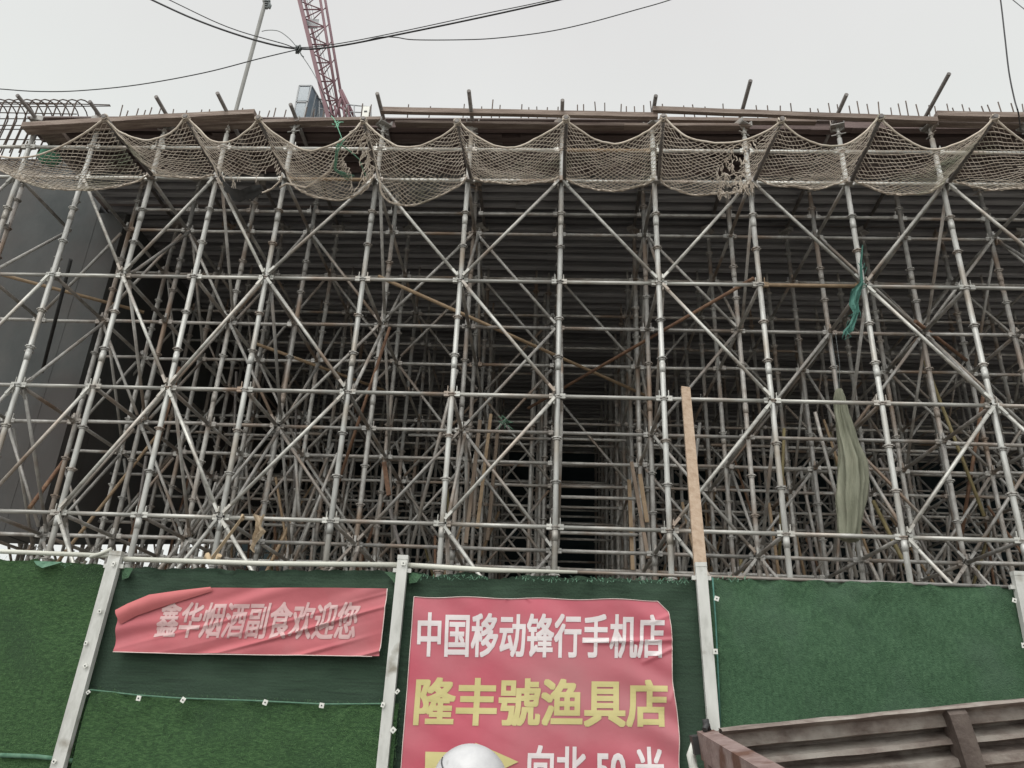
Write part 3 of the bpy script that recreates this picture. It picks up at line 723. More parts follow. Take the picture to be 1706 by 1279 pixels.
# dull small things caught in the tubes
mb = MB(); c = at(840, 703, 1.4)
for _q in range(16):
    a = c+Vector((random.uniform(-.05, .05), random.uniform(-.04, .04), random.uniform(-.04, .04))); mb.poly([a, a+Vector((random.uniform(-.08, .08), 0, random.uniform(-.08, .08)))], .008, 4)
tag(mb.build('plastic_scrap', M['turf_edge'], origin=c), 'tiny pale plastic scrap snagged on a ledger left of the open aisle', 'scrap')

# ------------------------------------------------------------------ hoarding fence
HY = -2.2
hoard = thing('hoarding_fence', 'green turf-covered site hoarding with white posts', 'fence', (0, HY, GZ))
def sheet(u0, u1, top, z0, Y, m, lab, ragged=.015, name='turf_sheet', wr=.02, bl=0, seedv=0, z1=None):
    """cloth sheet between two photo columns; top is the list of (u, v) of its upper edge"""
    mb = MB(); tp_ = [at(u, v, Y) for u, v in top]; x0, x1 = tp_[0].x, tp_[-1].x
    nx = max(12, int((x1-x0)/.03)); nv = 46; vs = []
    for i in range(nx+1):
        x = x0+(x1-x0)*i/nx
        for (p, q) in zip(tp_[:-1], tp_[1:]):
            if p.x <= x <= q.x+1e-6: zt = p.z+(q.z-p.z)*(x-p.x)/max(1e-6, q.x-p.x); break
        zt += ragged*nz(x*9, seedv, 1)+ragged*.6*nz(x*31, seedv, 2)
        for k in range(nv+1):
            t = k/nv; z = z0+(zt-z0)*(1-(1-t)**1.0)
            fold = wr*(nz(x*1.3, z*1.9, seedv)+.4*nz(x*4+z*1.5, z*3, seedv+5))
            near = math.exp(-(zt-z)/.10)
            fold += -.05*near*nz(x*3.3, 4, seedv)+wr*1.6*near*nz(x*8, 1, seedv)+wr*1.2*math.exp(-(zt-z)/.35)*nz(x*5+z*4, z*7-x*3, seedv+3)
            vs.append((x, Y+fold, z))
    mb.add(vs, [(i*(nv+1)+k, (i+1)*(nv+1)+k, (i+1)*(nv+1)+k+1, i*(nv+1)+k+1) for i in range(nx) for k in range(nv)], True)
    o = mb.build(name, M[m], hoard)
    if lab: tag(o, lab)
    if bl:
        mb = MB()
        for _q in range(bl):
            i = random.randrange(len(vs)); x, yy, z = vs[i]; x += random.uniform(-.02, .02); z += random.uniform(-.03, .03)
            if z < -2.75: continue
            dx, dz = random.uniform(-.012, .012), -random.uniform(.004, .02); wd = random.uniform(.0009, .0017)
            tip = (x+dx, yy-random.uniform(.005, .013), z+dz)
            mb.add([(x-wd, yy, z), (x+wd, yy, z), tip], [(0, 1, 2)])
        g = mb.build('turf_pile', M['blade'], o); tag(g, kind='stuff')
    return o
sheet(-190, 196, [(-190, 926), (0, 932), (28, 934), (60, 930), (75, 940), (110, 936), (150, 941), (196, 940)], GZ+.62, HY, 'turf_l', 'bright artificial turf left of the leftmost post', bl=26000, seedv=1)
sheet(-190, 130, [(-190, 1262), (0, 1262), (60, 1266), (130, 1270)], GZ, HY+.04, 'turf_d', None, seedv=9)
sheet(193, 668, [(193, 946), (250, 947), (330, 946), (420, 950), (520, 950), (600, 949), (640, 950), (668, 953)], GZ, HY+.01, 'turf_d', 'dark turf backing behind the slogan banner', seedv=2, wr=.035)
sheet(150, 664, [(150, 1149), (230, 1158), (300, 1163), (420, 1167), (540, 1173), (664, 1172)], GZ, HY-.035, 'turf_l', 'lower band of bright turf under the slogan banner', bl=17000, seedv=3, ragged=.008)
sheet(671, 1172, [(671, 950), (720, 958), (790, 953), (812, 965), (850, 962), (880, 957), (960, 963), (1050, 964), (1120, 966), (1172, 966)], GZ, HY+.01, 'turf_d', 'dark turf backing behind the shop banner', seedv=4, wr=.03)
sheet(1171, 1694, [(1171, 960), (1200, 964), (1300, 965), (1390, 968), (1480, 970), (1580, 975), (1694, 977)], GZ, HY-.01, 'turf_r', 'faded green cloth above the truck bed', seedv=5, wr=.03, ragged=.008)
sheet(1694, 2150, [(1694, 990), (1800, 992), (2150, 1010)], GZ, HY+.01, 'turf_d', None, seedv=6)
mb = MB(); mb.poly([at(1187, 962, HY-.05), at(1192, 1030, HY-.045), at(1196, 1110, HY-.05), at(1200, 1215, HY-.045)], .007, 5); mb.build('sheet_hem', M['teal'], hoard)
# pale ragged hems at the top and along the joins
mb = MB()
for top, Y, th in (([(150, 1149), (230, 1158), (300, 1163), (420, 1167), (540, 1173), (655, 1172)], HY-.05, .006), ([(0, 1258), (60, 1260), (130, 1268)], HY-.02, .016)):
    pts = []
    for (p, q) in zip(top[:-1], top[1:]):
        for s in range(10): t = s/10; pts.append(at(p[0]+(q[0]-p[0])*t, p[1]+(q[1]-p[1])*t, Y)+Vector((0, 0, .006*nz(p[0]+s, 1))))
    mb.poly(pts, th, 6); mb.build('sheet_hem', M['turf_edge'], hoard); mb = MB()
for u0, u1, v in ((680, 812, 957), (860, 1168, 960), (60, 120, 938), (1190, 1250, 960)):
    for _q in range(int((u1-u0)*.45)):
        u = random.uniform(u0, u1); a = at(u, v+random.uniform(-2, 5)+(u-u0)*.015, HY-.04); mb.bar(a, a+Vector((random.uniform(-.02, .02), -.01, random.uniform(-.03, .006))), .006, .002)
    tag(mb.build('frayed_edge', M['turf_edge'], hoard), kind='stuff'); mb = MB()
# turned-over triangular flaps at the corners
for (c1, c2, c3, c4) in (((203, 945), (222, 946), (214, 962), (203, 966)), ((640, 952), (660, 953), (660, 975), (650, 962)), ((680, 952), (704, 957), (694, 970), (682, 972)), ((56, 934), (105, 936), (70, 946), (60, 940))):
    mb = MB(); mb.add([at(*c1, HY-.03), at(*c2, HY-.05), at(*c3, HY-.075), at(*c4, HY-.05)], [(0, 1, 2, 3)]); mb.build('sheet_flap', M['turf_edge'] if c1[0] == 56 else M['turf_r'], hoard)
POSTS = [(195, 921, 97, 1279, .095), (672, 928, 637, 1279, .078), (1167, 940, 1188, 1205, .082), (1697, 955, 1706, 1000, .095)]
px = []
for u, v, u2, v2, wd in POSTS:
    a = at(u, v, HY-.06); e = at(u2, v2, HY-.06); d = (a-e).normalized(); ft = e-d*((e.z-GZ)/d.z)
    mb = MB(); mb.bar(ft, a, wd, .05, (0, 1, 0)); mb.bar(a-d*.02, a+d*.012, wd*1.03, .056, (0, 1, 0))
    mb.bar(a-d*.10+Vector((-wd*.5-.03, .012, 0)), a-d*.10+Vector((-wd*.5, .012, 0)), .03, .03); mb.bar(a-d*.10+Vector((wd*.5, .012, 0)), a-d*.10+Vector((wd*.5+.03, .012, 0)), .03, .03)
    mb.build('post', M['post'], hoard); px.append(a)
mb = MB()
for (u0, v0, u1, v1, r) in ((-200, 905, 188, 926, .018), (203, 931, 672, 941, .02), (672, 941, 962, 953, .02)):
    a, e = at(u0, v0, HY-.03), at(u1, v1, HY-.03); m_ = a.lerp(e, .5); m_.z -= .012
    mb.poly([a, m_, e], [r, r, r*(.6 if u1 > 900 else 1)], 8)
mb.poly([at(150, 928, HY-.05), at(168, 922, HY-.06), at(186, 914, HY-.05)], .014, 6)
mb.build('top_pipe', M['pipe'], hoard)
mb = MB(); mb.poly([at(962, 953, HY), at(1172, 960, HY), at(1700, 978, HY)], .012, 6); mb.build('top_wire', M['steel_grey'], hoard)
plates = [(166, 1018, 0), (143, 1071, .1), (142, 1109, .8), (147, 1153, .8), (231, 1163, .1), (305, 1166, .5), (442, 1170, .3), (536, 1175, .1), (189, 939, .2), (662, 1152, .7), (655, 1216, .7), (638, 1174, .2), (1194, 997, .3), (1192, 1085, 0), (90, 1268, .5), (672, 938, 0), (1690, 1000, .3), (1705, 1075, 0)]
for u, v, rt in plates:
    c = at(u, v, HY-.10); mb = MB(); R = Matrix.Rotation(rt, 3, 'Y'); mb.box(c, (random.uniform(.022, .034), .006, random.uniform(.026, .036)), R)
    o = mb.build('fixing_plate', M['plate'], hoard)
    mb = MB(); mb.tube(c+Vector((0, -.002, 0)), c+Vector((0, -.008, 0)), .005, 6); mb.build('nail', M['nail'], o)

# ------------------------------------------------------------------ banners
def lerp2(q, s, t):   # q = four photo corners (top left, top right, bottom right, bottom left)
    a = [q[0][i]*(1-s)+q[1][i]*s for i in (0, 1)]; b_ = [q[3][i]*(1-s)+q[2][i]*s for i in (0, 1)]
    return a[0]*(1-t)+b_[0]*t, a[1]*(1-t)+b_[1]*t
def crease(t, w_): return math.exp(-(t/w_)**2)
def wr_left(x, z):
    k = z-.30*x; k2 = z-.12*x
    e = .5+.5*nz(x*1.4, k*2, 6)
    o = .026*nz(k*8, x*.8, 2)+.014*math.sin(k*30+3.5*nz(x*1.1, k*4, 1))*e+.008*nz(x*2, z*6, 4)
    for c, w_, h in ((-.98, .016, .030), (-.80, .014, .022), (-.70, .012, .018), (-.58, .016, .02), (-1.10, .012, .02)):
        o -= h*crease(k-c+.035*nz(x*1.5, c, 3), w_)*max(0, .4+nz(x*.9, c*7, 2)*1.6)
    return max(-.05, min(.03, o))
def wr_right(x, z):
    k = z+.45*x
    right = max(0, min(1, (x-.25)/.5)); top = max(0, min(1, (z+1.25)/.25))
    o = .014*nz(x*1.2, z*1.2, 8)+.012*nz(k*5, x*1.2, 3)+right*.007*math.sin(k*24+2*nz(x*2, z*2, 1))
    o += top*.009*nz(x*5+z*4, z*3, 5)
    for (x0, z0, x1, z1, w_, h) in ((.20, -1.38, .98, -1.33, .014, .016), (.98, -1.33, .62, -1.50, .012, .014), (.98, -1.33, .80, -1.75, .012, .014), (.97, -1.1, .70, -1.22, .014, .010), (-.3, -1.0, -.2, -1.1, .010, .010), (-.3, -1.0, -.38, -1.1, .010, .010)):
        dx, dz = x1-x0, z1-z0; t = max(0, min(1, ((x-x0)*dx+(z-z0)*dz)/(dx*dx+dz*dz))); d = math.hypot(x-x0-t*dx, z-z0-t*dz)
        o -= h*crease(d, w_)*math.sin(math.pi*(.12+.76*t))
    return max(-.05, min(.03, o))
def cloth(top, bottom, Y, wr, nu, nv):
    """top/bottom: polylines of photo points"""
    def along(pl, s):
        t = s*(len(pl)-1); i = min(int(t), len(pl)-2); f = t-i
        return pl[i][0]*(1-f)+pl[i+1][0]*f, pl[i][1]*(1-f)+pl[i+1][1]*f
    vs = []
    for i in range(nu+1):
        a, b_ = along(top, i/nu), along(bottom, i/nu)
        for k in range(nv+1):
            t = k/nv; p = at(a[0]*(1-t)+b_[0]*t, a[1]*(1-t)+b_[1]*t, Y); vs.append(p+Vector((0, wr(p.x, p.z), 0)))
    mb = MB(); mb.add(vs, [(i*(nv+1)+k, i*(nv+1)+k+1, (i+1)*(nv+1)+k+1, (i+1)*(nv+1)+k) for i in range(nu) for k in range(nv)], True)
    return mb
def lettering(body, quad, Y, wr, m, parent, bold=.03, eps=.0035):
    """text laid on the cloth: glyph outlines mapped into the quad, following its wrinkles"""
    cu = bpy.data.curves.new('lettering', 'FONT'); cu.body = body; cu.resolution_u = 3
    ob = bpy.data.objects.new('lettering_source', cu); C.objects.link(ob)
    bpy.context.view_layer.update()
    me0 = bpy.data.meshes.new_from_object(ob.evaluated_get(bpy.context.evaluated_depsgraph_get()))
    bm = bmesh.new(); lay = bm.verts.layers.float.new('layer')
    for q in range(9):                       # heavy strokes: the outline laid down nine times, a hair apart
        dx, dy = bold*(q % 3-1), bold*.8*(q//3-1)
        k0 = len(bm.verts); bm.from_mesh(me0); bm.verts.ensure_lookup_table()
        for v in bm.verts[k0:]: v.co.x += dx; v.co.y += dy; v[lay] = .00015*q
    bmesh.ops.triangulate(bm, faces=bm.faces[:])
    for it in range(5):
        ed = [e for e in bm.edges if e.calc_length() > .12]
        if not ed: break
        bmesh.ops.subdivide_edges(bm, edges=ed, cuts=1); bmesh.ops.triangulate(bm, faces=bm.faces[:])
    xs = [v.co.x for v in bm.verts]; ys = [v.co.y for v in bm.verts]; x0, x1, y0, y1 = min(xs), max(xs), min(ys), max(ys)
    for v in bm.verts:
        u_, v_ = lerp2(quad, (v.co.x-x0)/(x1-x0), 1-(v.co.y-y0)/(y1-y0)); p = at(u_, v_, Y); v.co = p+Vector((0, wr(p.x, p.z)-eps-v[lay], 0))
    me = bpy.data.meshes.new('lettering'); bm.to_mesh(me); bm.free(); me.materials.append(M[m])
    bpy.data.objects.remove(ob); o = bpy.data.objects.new('lettering', me); C.objects.link(o); attach(o, parent); return o
BY = HY-.075
bl_ = thing('banner', 'wide faded red slogan banner with slanted pale lettering and a folded corner', 'banner', at(410, 1090, BY))
cloth([(196, 1018), (236, 1004), (300, 992), (352, 979), (430, 979), (500, 979), (570, 979), (645, 980)], [(190, 1085), (240, 1087), (300, 1088), (352, 1088), (430, 1090), (500, 1091), (570, 1092), (632, 1093)], BY, wr_left, 260, 90).build('cloth', M['red_l'], bl_)
mb = MB(); vs = []
fold = [((195, 1017), (203, 1040)), ((215, 1006), (228, 1026)), ((250, 991), (266, 1013)), ((300, 984), (312, 999)), ((352, 978), (356, 985))]
for i, (a, b_) in enumerate(fold):
    for k in range(5):
        t = k/4; p = at(a[0]*(1-t)+b_[0]*t, a[1]*(1-t)+b_[1]*t, BY); vs.append(p+Vector((0, wr_left(p.x, p.z)-.012-.035*math.sin(math.pi*t)*(1-i/5), 0)))
mb.add(vs, [(i*5+k, i*5+k+1, (i+1)*5+k+1, (i+1)*5+k) for i in range(4) for k in range(4)], True)
M['red_fold'] = mat('red_cloth_back', [(.46, .12, .125), (.54, .155, .155)], .75, 0, (3, 3, 3))
mb.build('folded_corner', M['red_fold'], bl_)
mb = MB()
for pl in ([(190, 1086), (300, 1089), (430, 1091), (540, 1092), (632, 1094)], [(645, 980), (640, 1030), (632, 1093)]):
    pts = []
    for p, q in zip(pl[:-1], pl[1:]):
        for s in range(8): t = s/8; w_ = at(p[0]+(q[0]-p[0])*t, p[1]+(q[1]-p[1])*t, BY); pts.append(w_+Vector((0, wr_left(w_.x, w_.z)-.004, 0)))
    mb.poly(pts, .004, 4)
mb.build('hem', M['edge_w'], bl_)
lettering('鑫华烟酒副食欢迎您', [(272, 1003), (602, 1002), (590, 1066), (255, 1062)], BY, wr_left, 'pink_txt', bl_, .024, .0035)
br_ = thing('banner', 'tall red shop banner with white and yellow lettering and a yellow arrow', 'banner', at(900, 1340, BY))
RTOP = [(690, 994), (760, 995), (900, 996), (1000, 998), (1095, 1000)]
def rb(i, n=5): t = i/(n-1); return (662+(1142-662)*t, 1352)
mbr = MB(); nu, nv = 170, 140; vs = []
for i in range(nu+1):
    s = i/nu
    for k in range(nv+1):
        t = k/nv
        le = (690+(662-690)*t, 994+(1360-994)*t)
        if t < .05: ri = (1096+18*(t/.05), 1000+ (1018-1000)*(t/.05))
        else: tt = (t-.05)/.95; ri = (1114+26*tt+2.2*math.sin(tt*14), 1018+(1360-1018)*tt)
        u_, v_ = le[0]*(1-s)+ri[0]*s, le[1]*(1-s)+ri[1]*s
        p = at(u_, v_+1.2*math.sin(s*21)*(1-t), BY); vs.append(p+Vector((0, wr_right(p.x, p.z), 0)))
mbr.add(vs, [(i*(nv+1)+k, i*(nv+1)+k+1, (i+1)*(nv+1)+k+1, (i+1)*(nv+1)+k) for i in range(nu) for k in range(nv)], True)
mbr.build('cloth', M['red_r'], br_)
mb = MB()
for ids in ([i*(nv+1) for i in range(nu+1)], [k for k in range(nv+1)], [nu*(nv+1)+k for k in range(nv+1)]):
    mb.poly([Vector(vs[q])+Vector((0, -.003, 0)) for q in ids], .0032, 4)
mb.build('hem', M['edge_w'], br_)
lettering('中国移动锋行手机店', [(697, 1020), (1107, 1024), (1106, 1097), (694, 1094)], BY, wr_right, 'white_txt', br_, .026)
lettering('隆丰號渔具店', [(694, 1128), (1112, 1132), (1113, 1212), (688, 1208)], BY, wr_right, 'yellow_txt', br_, .030)
lettering('向北 50 米', [(880, 1241), (1106, 1244), (1109, 1316), (877, 1314)], BY, wr_right, 'white_txt', br_, .026)
def flat(poly_px, m, name, parent):
    bm = bmesh.new(); vv = [bm.verts.new((u, v, 0)) for u, v in poly_px]; bm.faces.new(vv); bmesh.ops.triangulate(bm, faces=bm.faces[:])
    for it in range(4): bmesh.ops.subdivide_edges(bm, edges=[e for e in bm.edges if e.calc_length() > 12], cuts=1); bmesh.ops.triangulate(bm, faces=bm.faces[:])
    for v in bm.verts: p = at(v.co.x, v.co.y, BY); v.co = p+Vector((0, wr_right(p.x, p.z)-.007, 0))
    me = bpy.data.meshes.new(name); bm.to_mesh(me); bm.free(); me.materials.append(M[m]); o = bpy.data.objects.new(name, me); C.objects.link(o); attach(o, parent)
flat([(709, 1252), (792, 1254), (792, 1237), (864, 1269), (791, 1303), (791, 1288), (708, 1286)], 'yellow_txt', 'arrow', br_)

# ------------------------------------------------------------------ crane behind the deck
CY = 34
cr = thing('tower_crane', 'red luffing tower crane rising beyond the deck with a blue grey cab', 'crane', (at(545, 200, CY).x, CY+1, GZ))
def cp(u, v, dy=0): return at(u, v, CY+dy)
mb = MB()
A0, A1 = cp(548, 200), cp(489, -40); B0, B1 = cp(567, 200), cp(527, -40)
dA = (A1-A0); rung_t = [i/8 for i in range(9)]
mb.bar(A0, A1, .27, .45, (0, 1, 0)); mb.tube(B0, B1, .10, 8); mb.tube(B0+Vector((.22, 1.2, 0)), B1+Vector((.22, 1.4, 0)), .10, 8); mb.tube(A0+Vector((.3, 1.2, 0)), A1+Vector((.3, 1.4, 0)), .10, 8)
for i, t in enumerate(rung_t):
    a, b_ = A0.lerp(A1, t), B0.lerp(B1, t); mb.tube(a, b_, .06, 6)
    if i < 8:
        t2 = rung_t[i+1]; tm = (t+t2)/2; am = A0.lerp(A1, tm)
        mb.tube(am, b_, .05, 6); mb.tube(am, B0.lerp(B1, t2), .05, 6)
        mb.tube(A0.lerp(A1, t)+Vector((.3, 1.2, 0)), B0.lerp(B1, t2)+Vector((.22, 1.3, 0)), .04, 6)
mb.build('boom', M['crane'], cr)
mb = MB(); a = cp(505, 34); mb.box(a+Vector((.55, .3, .0)), (1.0, .06, .9)); mb.build('boom_panel', M['crane_grey'], cr)
mb = MB()
for dx in (.55, .75): mb.tube(A0+Vector((dx, .6, 0)), A1+Vector((dx, .6, 0)), .02, 5)
mb.build('hoist_rope', M['wire'], cr)
mb = MB()     # boom foot: braced A-frame spreading to the platform
f0, f1 = cp(566, 150), cp(588, 200)
for dx in (0, .35): mb.tube(f0+Vector((dx*.3, 0, 0)), f1+Vector((dx, .3, -.2)), .11, 6)
mb.tube(cp(568, 165), cp(556, 205), .1, 6); mb.tube(cp(566, 178), cp(582, 188), .08, 6)
for u in (550, 558, 572, 580): mb.tube(cp(u, 176), cp(u+3, 206), .08, 6)
mb.build('boom_foot', M['crane'], cr)
pz = cp(545, 212).z; pxx = cp(545, 212).x
mb = MB(); mb.box((pxx+.5, CY+.8, pz-.3), (8.0, 3.6, .6)); mb.build('platform', M['crane_grey'], cr)
mb = MB(); mh = pz-.6-GZ
for sx in (-1, 1):
    for sy in (-1, 1): mb.bar((pxx+sx, CY+1+sy, GZ), (pxx+sx, CY+1+sy, pz-.6), .22, .22)
nseg = 14
for i in range(nseg):
    z0, z1 = GZ+mh*i/nseg, GZ+mh*(i+1)/nseg
    for sy in (-1, 1): mb.tube((pxx-1, CY+1+sy, z0), (pxx+1, CY+1+sy, z1), .07, 5); mb.tube((pxx-1, CY+1+sy, z1), (pxx+1, CY+1+sy, z1), .06, 5)
    for sx in (-1, 1): mb.tube((pxx+sx, CY, z0), (pxx+sx, CY+2, z1), .07, 5)
mb.build('mast', M['crane'], cr)
cab = MB(); q0, q1 = cp(488, 200, -1), cp(519, 143, -1); d_ = Vector((.35, 2.2, 0))
c8 = [Vector((q0.x, q0.y, q0.z)), Vector((q1.x-.15, q0.y, q0.z)), Vector((q1.x, q0.y, q1.z)), Vector((q0.x, q0.y, q1.z))]
cab.add(c8+[p+d_ for p in c8], [(0, 1, 2, 3), (5, 4, 7, 6), (1, 5, 6, 2), (4, 0, 3, 7), (3, 2, 6, 7), (4, 5, 1, 0)])
cb = cab.build('operator_cab', M['cab'], cr)
fr = MB()
for i, j in ((0, 1), (1, 2), (2, 3), (3, 0)): fr.bar(c8[i]+Vector((0, -.03, 0)), c8[j]+Vector((0, -.03, 0)), .10, .06, (0, 1, 0))
zm = (q0.z+q1.z)/2+.05
fr.bar((q0.x, q0.y-.03, zm), (q1.x, q0.y-.03, zm), .10, .06, (0, 1, 0))
for t in (.33, .66): fr.bar(c8[1]+d_*t+Vector((.03, 0, 0)), c8[2]+d_*t+Vector((.03, 0, 0)), .07, .07)
fr.bar(c8[2]+Vector((.03, 0, 0)), c8[2]+d_+Vector((.03, 0, 0)), .08, .08)
fr.build('cab_frame', M['crane_grey'], cb)
gl = MB(); gl.box(((q0.x+q1.x)/2-.05, q0.y-.02, (zm+q1.z)/2), (abs(q1.x-q0.x)*.86, .03, (q1.z-zm)*.84)); gl.box(((q0.x+q1.x)/2-.08, q0.y-.02, (zm+q0.z)/2), (abs(q1.x-q0.x)*.80, .03, (zm-q0.z)*.84)); gl.build('window', M['glass'], cb)
mb = MB()
for (u, v, v2) in ((532, 168, 204), (540, 168, 204), (578, 174, 204), (590, 175, 204), (618, 178, 204), (524, 158, 204)): mb.tube(cp(u, v), cp(u, v2), .05, 5)
for a, b_ in (((578, 174), (618, 178)), ((579, 186), (618, 188)), ((524, 158), (541, 170)), ((530, 180), (541, 182))): mb.tube(cp(*a), cp(*b_), .045, 5)
mb.build('platform_railing', M['crane_grey'], cr)
mb = MB(); mb.box(cp(610, 190, .2), (.5, .5, .95)); eb = mb.build('electrical_cabinet', M['plate'], cr)
mb = MB(); mb.box(cp(609, 185, -.08), (.2, .02, .1)); mb.build('vent', M['nail'], eb)
# grey pole with a hook clamp
PY = 16
pa, pb = at(393, 184, PY), at(443, 0, PY); dd = (pb-pa).normalized(); pfoot = pa-dd*((pa.z-5.66)/dd.z)
pump = thing('hoist_pole', 'slender leaning grey pole with a claw at its head, left of the crane', 'pole', pfoot)
mb = MB(); L_ = (pb-pfoot).length
mb.poly([pfoot, pfoot.lerp(pb, .5), pb], [.045, .075, .085], 10); mb.build('pole', M['pump'], pump)
mb = MB()
for k in range(4): mb.ring(at(444, 4+3*k, PY), .13-.02*k, .04, 8)
q = at(446, 3, PY); mb.poly([q, at(449, 6, PY), at(447, 12, PY), at(443, 14, PY)], .05, 6); mb.poly([at(449, 5, PY), at(451, 9, PY), at(449, 14, PY)], .045, 6); mb.bar(at(438, 2, PY), at(450, 1, PY), .12, .12)
mb.build('claw', M['wire'], pump)

# ------------------------------------------------------------------ overhead cables
WY = -3.2
def cable(pl, r, m, lab, Y=WY, n=5):
    pts = [at(*p[:2], p[2] if len(p) > 2 else Y) for p in pl]; out = []
    for i in range(len(pts)-1):      # Catmull-Rom smoothing
        p0, p1, p2, p3 = pts[max(i-1, 0)], pts[i], pts[i+1], pts[min(i+2, len(pts)-1)]
        for s in range(6):
            t = s/6; out.append(.5*((2*p1)+(p2-p0)*t+(2*p0-5*p1+4*p2-p3)*t*t+(3*p1-p0-3*p2+p3)*t*t*t))
    out.append(pts[-1]); mb = MB(); mb.poly(out, r, 6)
    return tag(mb.build('cable', M[m], origin=pts[0]), lab, 'cable', 'overhead cables')
cable([(80, -85), (254, 0), (340, 38), (430, 68), (497, 81), (560, 77), (660, 58), (800, 29), (930, 0), (1120, -45)], .0085, 'cable', 'thick black overhead cable dipping to a knot beside the crane boom')
cable([(110, -85), (283, 0), (380, 45), (470, 72), (497, 79), (560, 73), (660, 54), (800, 24), (915, 0), (1100, -45)], .0045, 'cable', 'thin black cable running just above the thick one')
cable([(-200, 128), (-60, 144), (0, 148), (60, 152), (130, 151), (230, 141), (340, 121), (430, 98), (497, 82)], .005, 'cable', 'thin black cable sweeping in low from the left edge', WY+.1)
cable([(540, 80), (600, 70), (632, 62), (660, 62), (690, 66), (770, 66), (830, 63), (910, 53), (980, 38), (1060, 16), (1115, 0), (1200, -30)], .0048, 'cable', 'thin black cable sagging to the right of the crane boom', WY-.1)
cable([(1655, -80), (1667, 0), (1674, 60), (1681, 120), (1690, 165), (1697, 190), (1700, 215, -.3)], .0075, 'cable', 'black cable hanging down at the right edge', -2.0)
cable([(1640, -40), (1688, 0), (1720, 26)], .004, 'wire', 'short grey cable crossing the top right corner')
cable([(436, 52), (448, 50), (465, 52), (482, 64), (494, 78), (500, 88), (520, 118), (536, 150), (552, 192, -1.2)], .0035, 'wire', 'fine pale wire looping over the cable knot', WY)
mb = MB(); c = at(497, 82, WY)
for _q in range(7):
    a = random.uniform(0, 6.28); mb.poly([c+Vector((.022*math.cos(a+t), .022*math.sin(a*2+t), .03*math.sin(a+t*1.3))) for t in (0, 1, 2, 3, 4, 5)], .006, 5)
mb.poly([c, c+Vector((.04, 0, -.07)), c+Vector((.06, 0, -.09))], .006, 5)
tag(mb.build('cable_tie', M['wire'], origin=c), 'knotted tie binding the overhead cables together', 'tie')

# ------------------------------------------------------------------ truck
P0, P1, P2 = at(1190, 1216, -4.6), at(1706, 1165, -4.6), at(1330, 1279, -5.6)
ax = (P1-P0).normalized(); by = (P2-P0); by = (by-ax*by.dot(ax)).normalized()
dn = ax.cross(by); dn = -dn if dn.z > 0 else dn
nrm = -by                                            # outward across the far side
LEN, WID = 4.6, 1.75
trk = thing('truck', 'dusty brown tipper truck bed with ribbed sides at the lower right', 'truck', (P0.x+ax.x*2, P0.y+.6, GZ))
def tp_(l, o, d): return P0+ax*l+by*o+dn*d
def profile(mb, prof, l0, l1, n=16):
    vs = []
    for i in range(n+1):
        l = l0+(l1-l0)*i/n
        for k, (o, d) in enumerate(prof): vs.append(tp_(l, o+.004*nz(i*.9, k*2.1, 3), d+.004*nz(i*.7, k*1.3, 9)*(1 if k else .5)))
    m = len(prof); mb.add(vs, [(i*m+k, (i+1)*m+k, (i+1)*m+k+1, i*m+k+1) for i in range(n) for k in range(m-1)])
mb = MB()
prof = [(-.06, .02), (-.055, -.0), (.0, .0), (.012, .012), (-.05, .050), (-.052, .062), (-.046, .10), (-.046, .135), (-.13, .165), (-.135, .185), (-.055, .222), (-.046, .255), (-.13, .285), (-.135, .31), (-.05, .35), (-.05, .40), (-.09, .43), (-.09, .47), (-.05, .50), (-.05, .62)]
prof = prof[:3]+[(o, d*.6) for o, d in prof[3:-1]]+[(-.12, .325), (-.12, .345), (-.05, .375), (-.05, .44), (-.12, .465), (-.12, .49), (-.05, .52), (-.05, .62)]
profile(mb, prof, .03, LEN, 40)
profile(mb, [(-.06, .02), (-.14, .02), (-.14, .62), (-.05, .62)], .03, LEN, 8)
mb.build('far_side', M['truck'], trk)
for l in (1.02, 2.1, 3.2):
    mb = MB(); vs = []
    for o, d in ((.0, .012), (.015, .03), (.012, .12), (.0, .25), (-.01, .62)):
        for s in (-.038, .038): vs.append(tp_(l+s+d*.12, o, d))
    mb.add(vs, [(i*2, i*2+1, i*2+3, i*2+2) for i in range(4)])
    for s in (0, 1): mb.add([vs[s], vs[2+s], vs[4+s], vs[6+s], vs[8+s]]+[v-by*.1 for v in (vs[s], vs[2+s], vs[4+s], vs[6+s], vs[8+s])], [(i, i+1, i+6, i+5) for i in range(4)])
    mb.build('side_rib', M['truck_dark'], trk)
mb = MB(); R = Matrix((by, ax, -dn)).transposed()
mb.box(tp_(-.035, WID/2-.02, .055), (WID, .07, .11), R); mb.box(tp_(-.035, .06, .36), (.09, .065, .5), R)
mb.box(tp_(-.03, WID/2, .38), (WID-.2, .02, .5), R)
for o in (.55, 1.1): mb.box(tp_(-.045, o, .36), (.08, .05, .48), R)
tg = mb.build('tailgate', M['truck_rail'], trk)
mb = MB(); mb.box(tp_(-.05, -.045, .055), (.07, .09, .07), R); mb.tube(tp_(-.03, .0, .0), tp_(-.03, .0, -.045), .014, 8); mb.poly([tp_(-.02, -.02, .01), tp_(-.03, .02, -.03), tp_(-.05, .05, -.01)], .012, 6)
mb.build('hinge', M['nail'], tg)
mb = MB(); mb.poly([tp_(-.075, -.06, .05), tp_(-.10, -.075, .10), tp_(-.10, -.06, .15), tp_(-.07, -.05, .19)], .02, 8); mb.build('latch', M['plate'], tg)
mb = MB(); mb.poly([tp_(-.06, -.05, .19), tp_(-.065, -.05, .3), tp_(-.03, -.04, .5), tp_(0, -.04, .8)], .014, 6); mb.build('hose', M['cable'], tg)
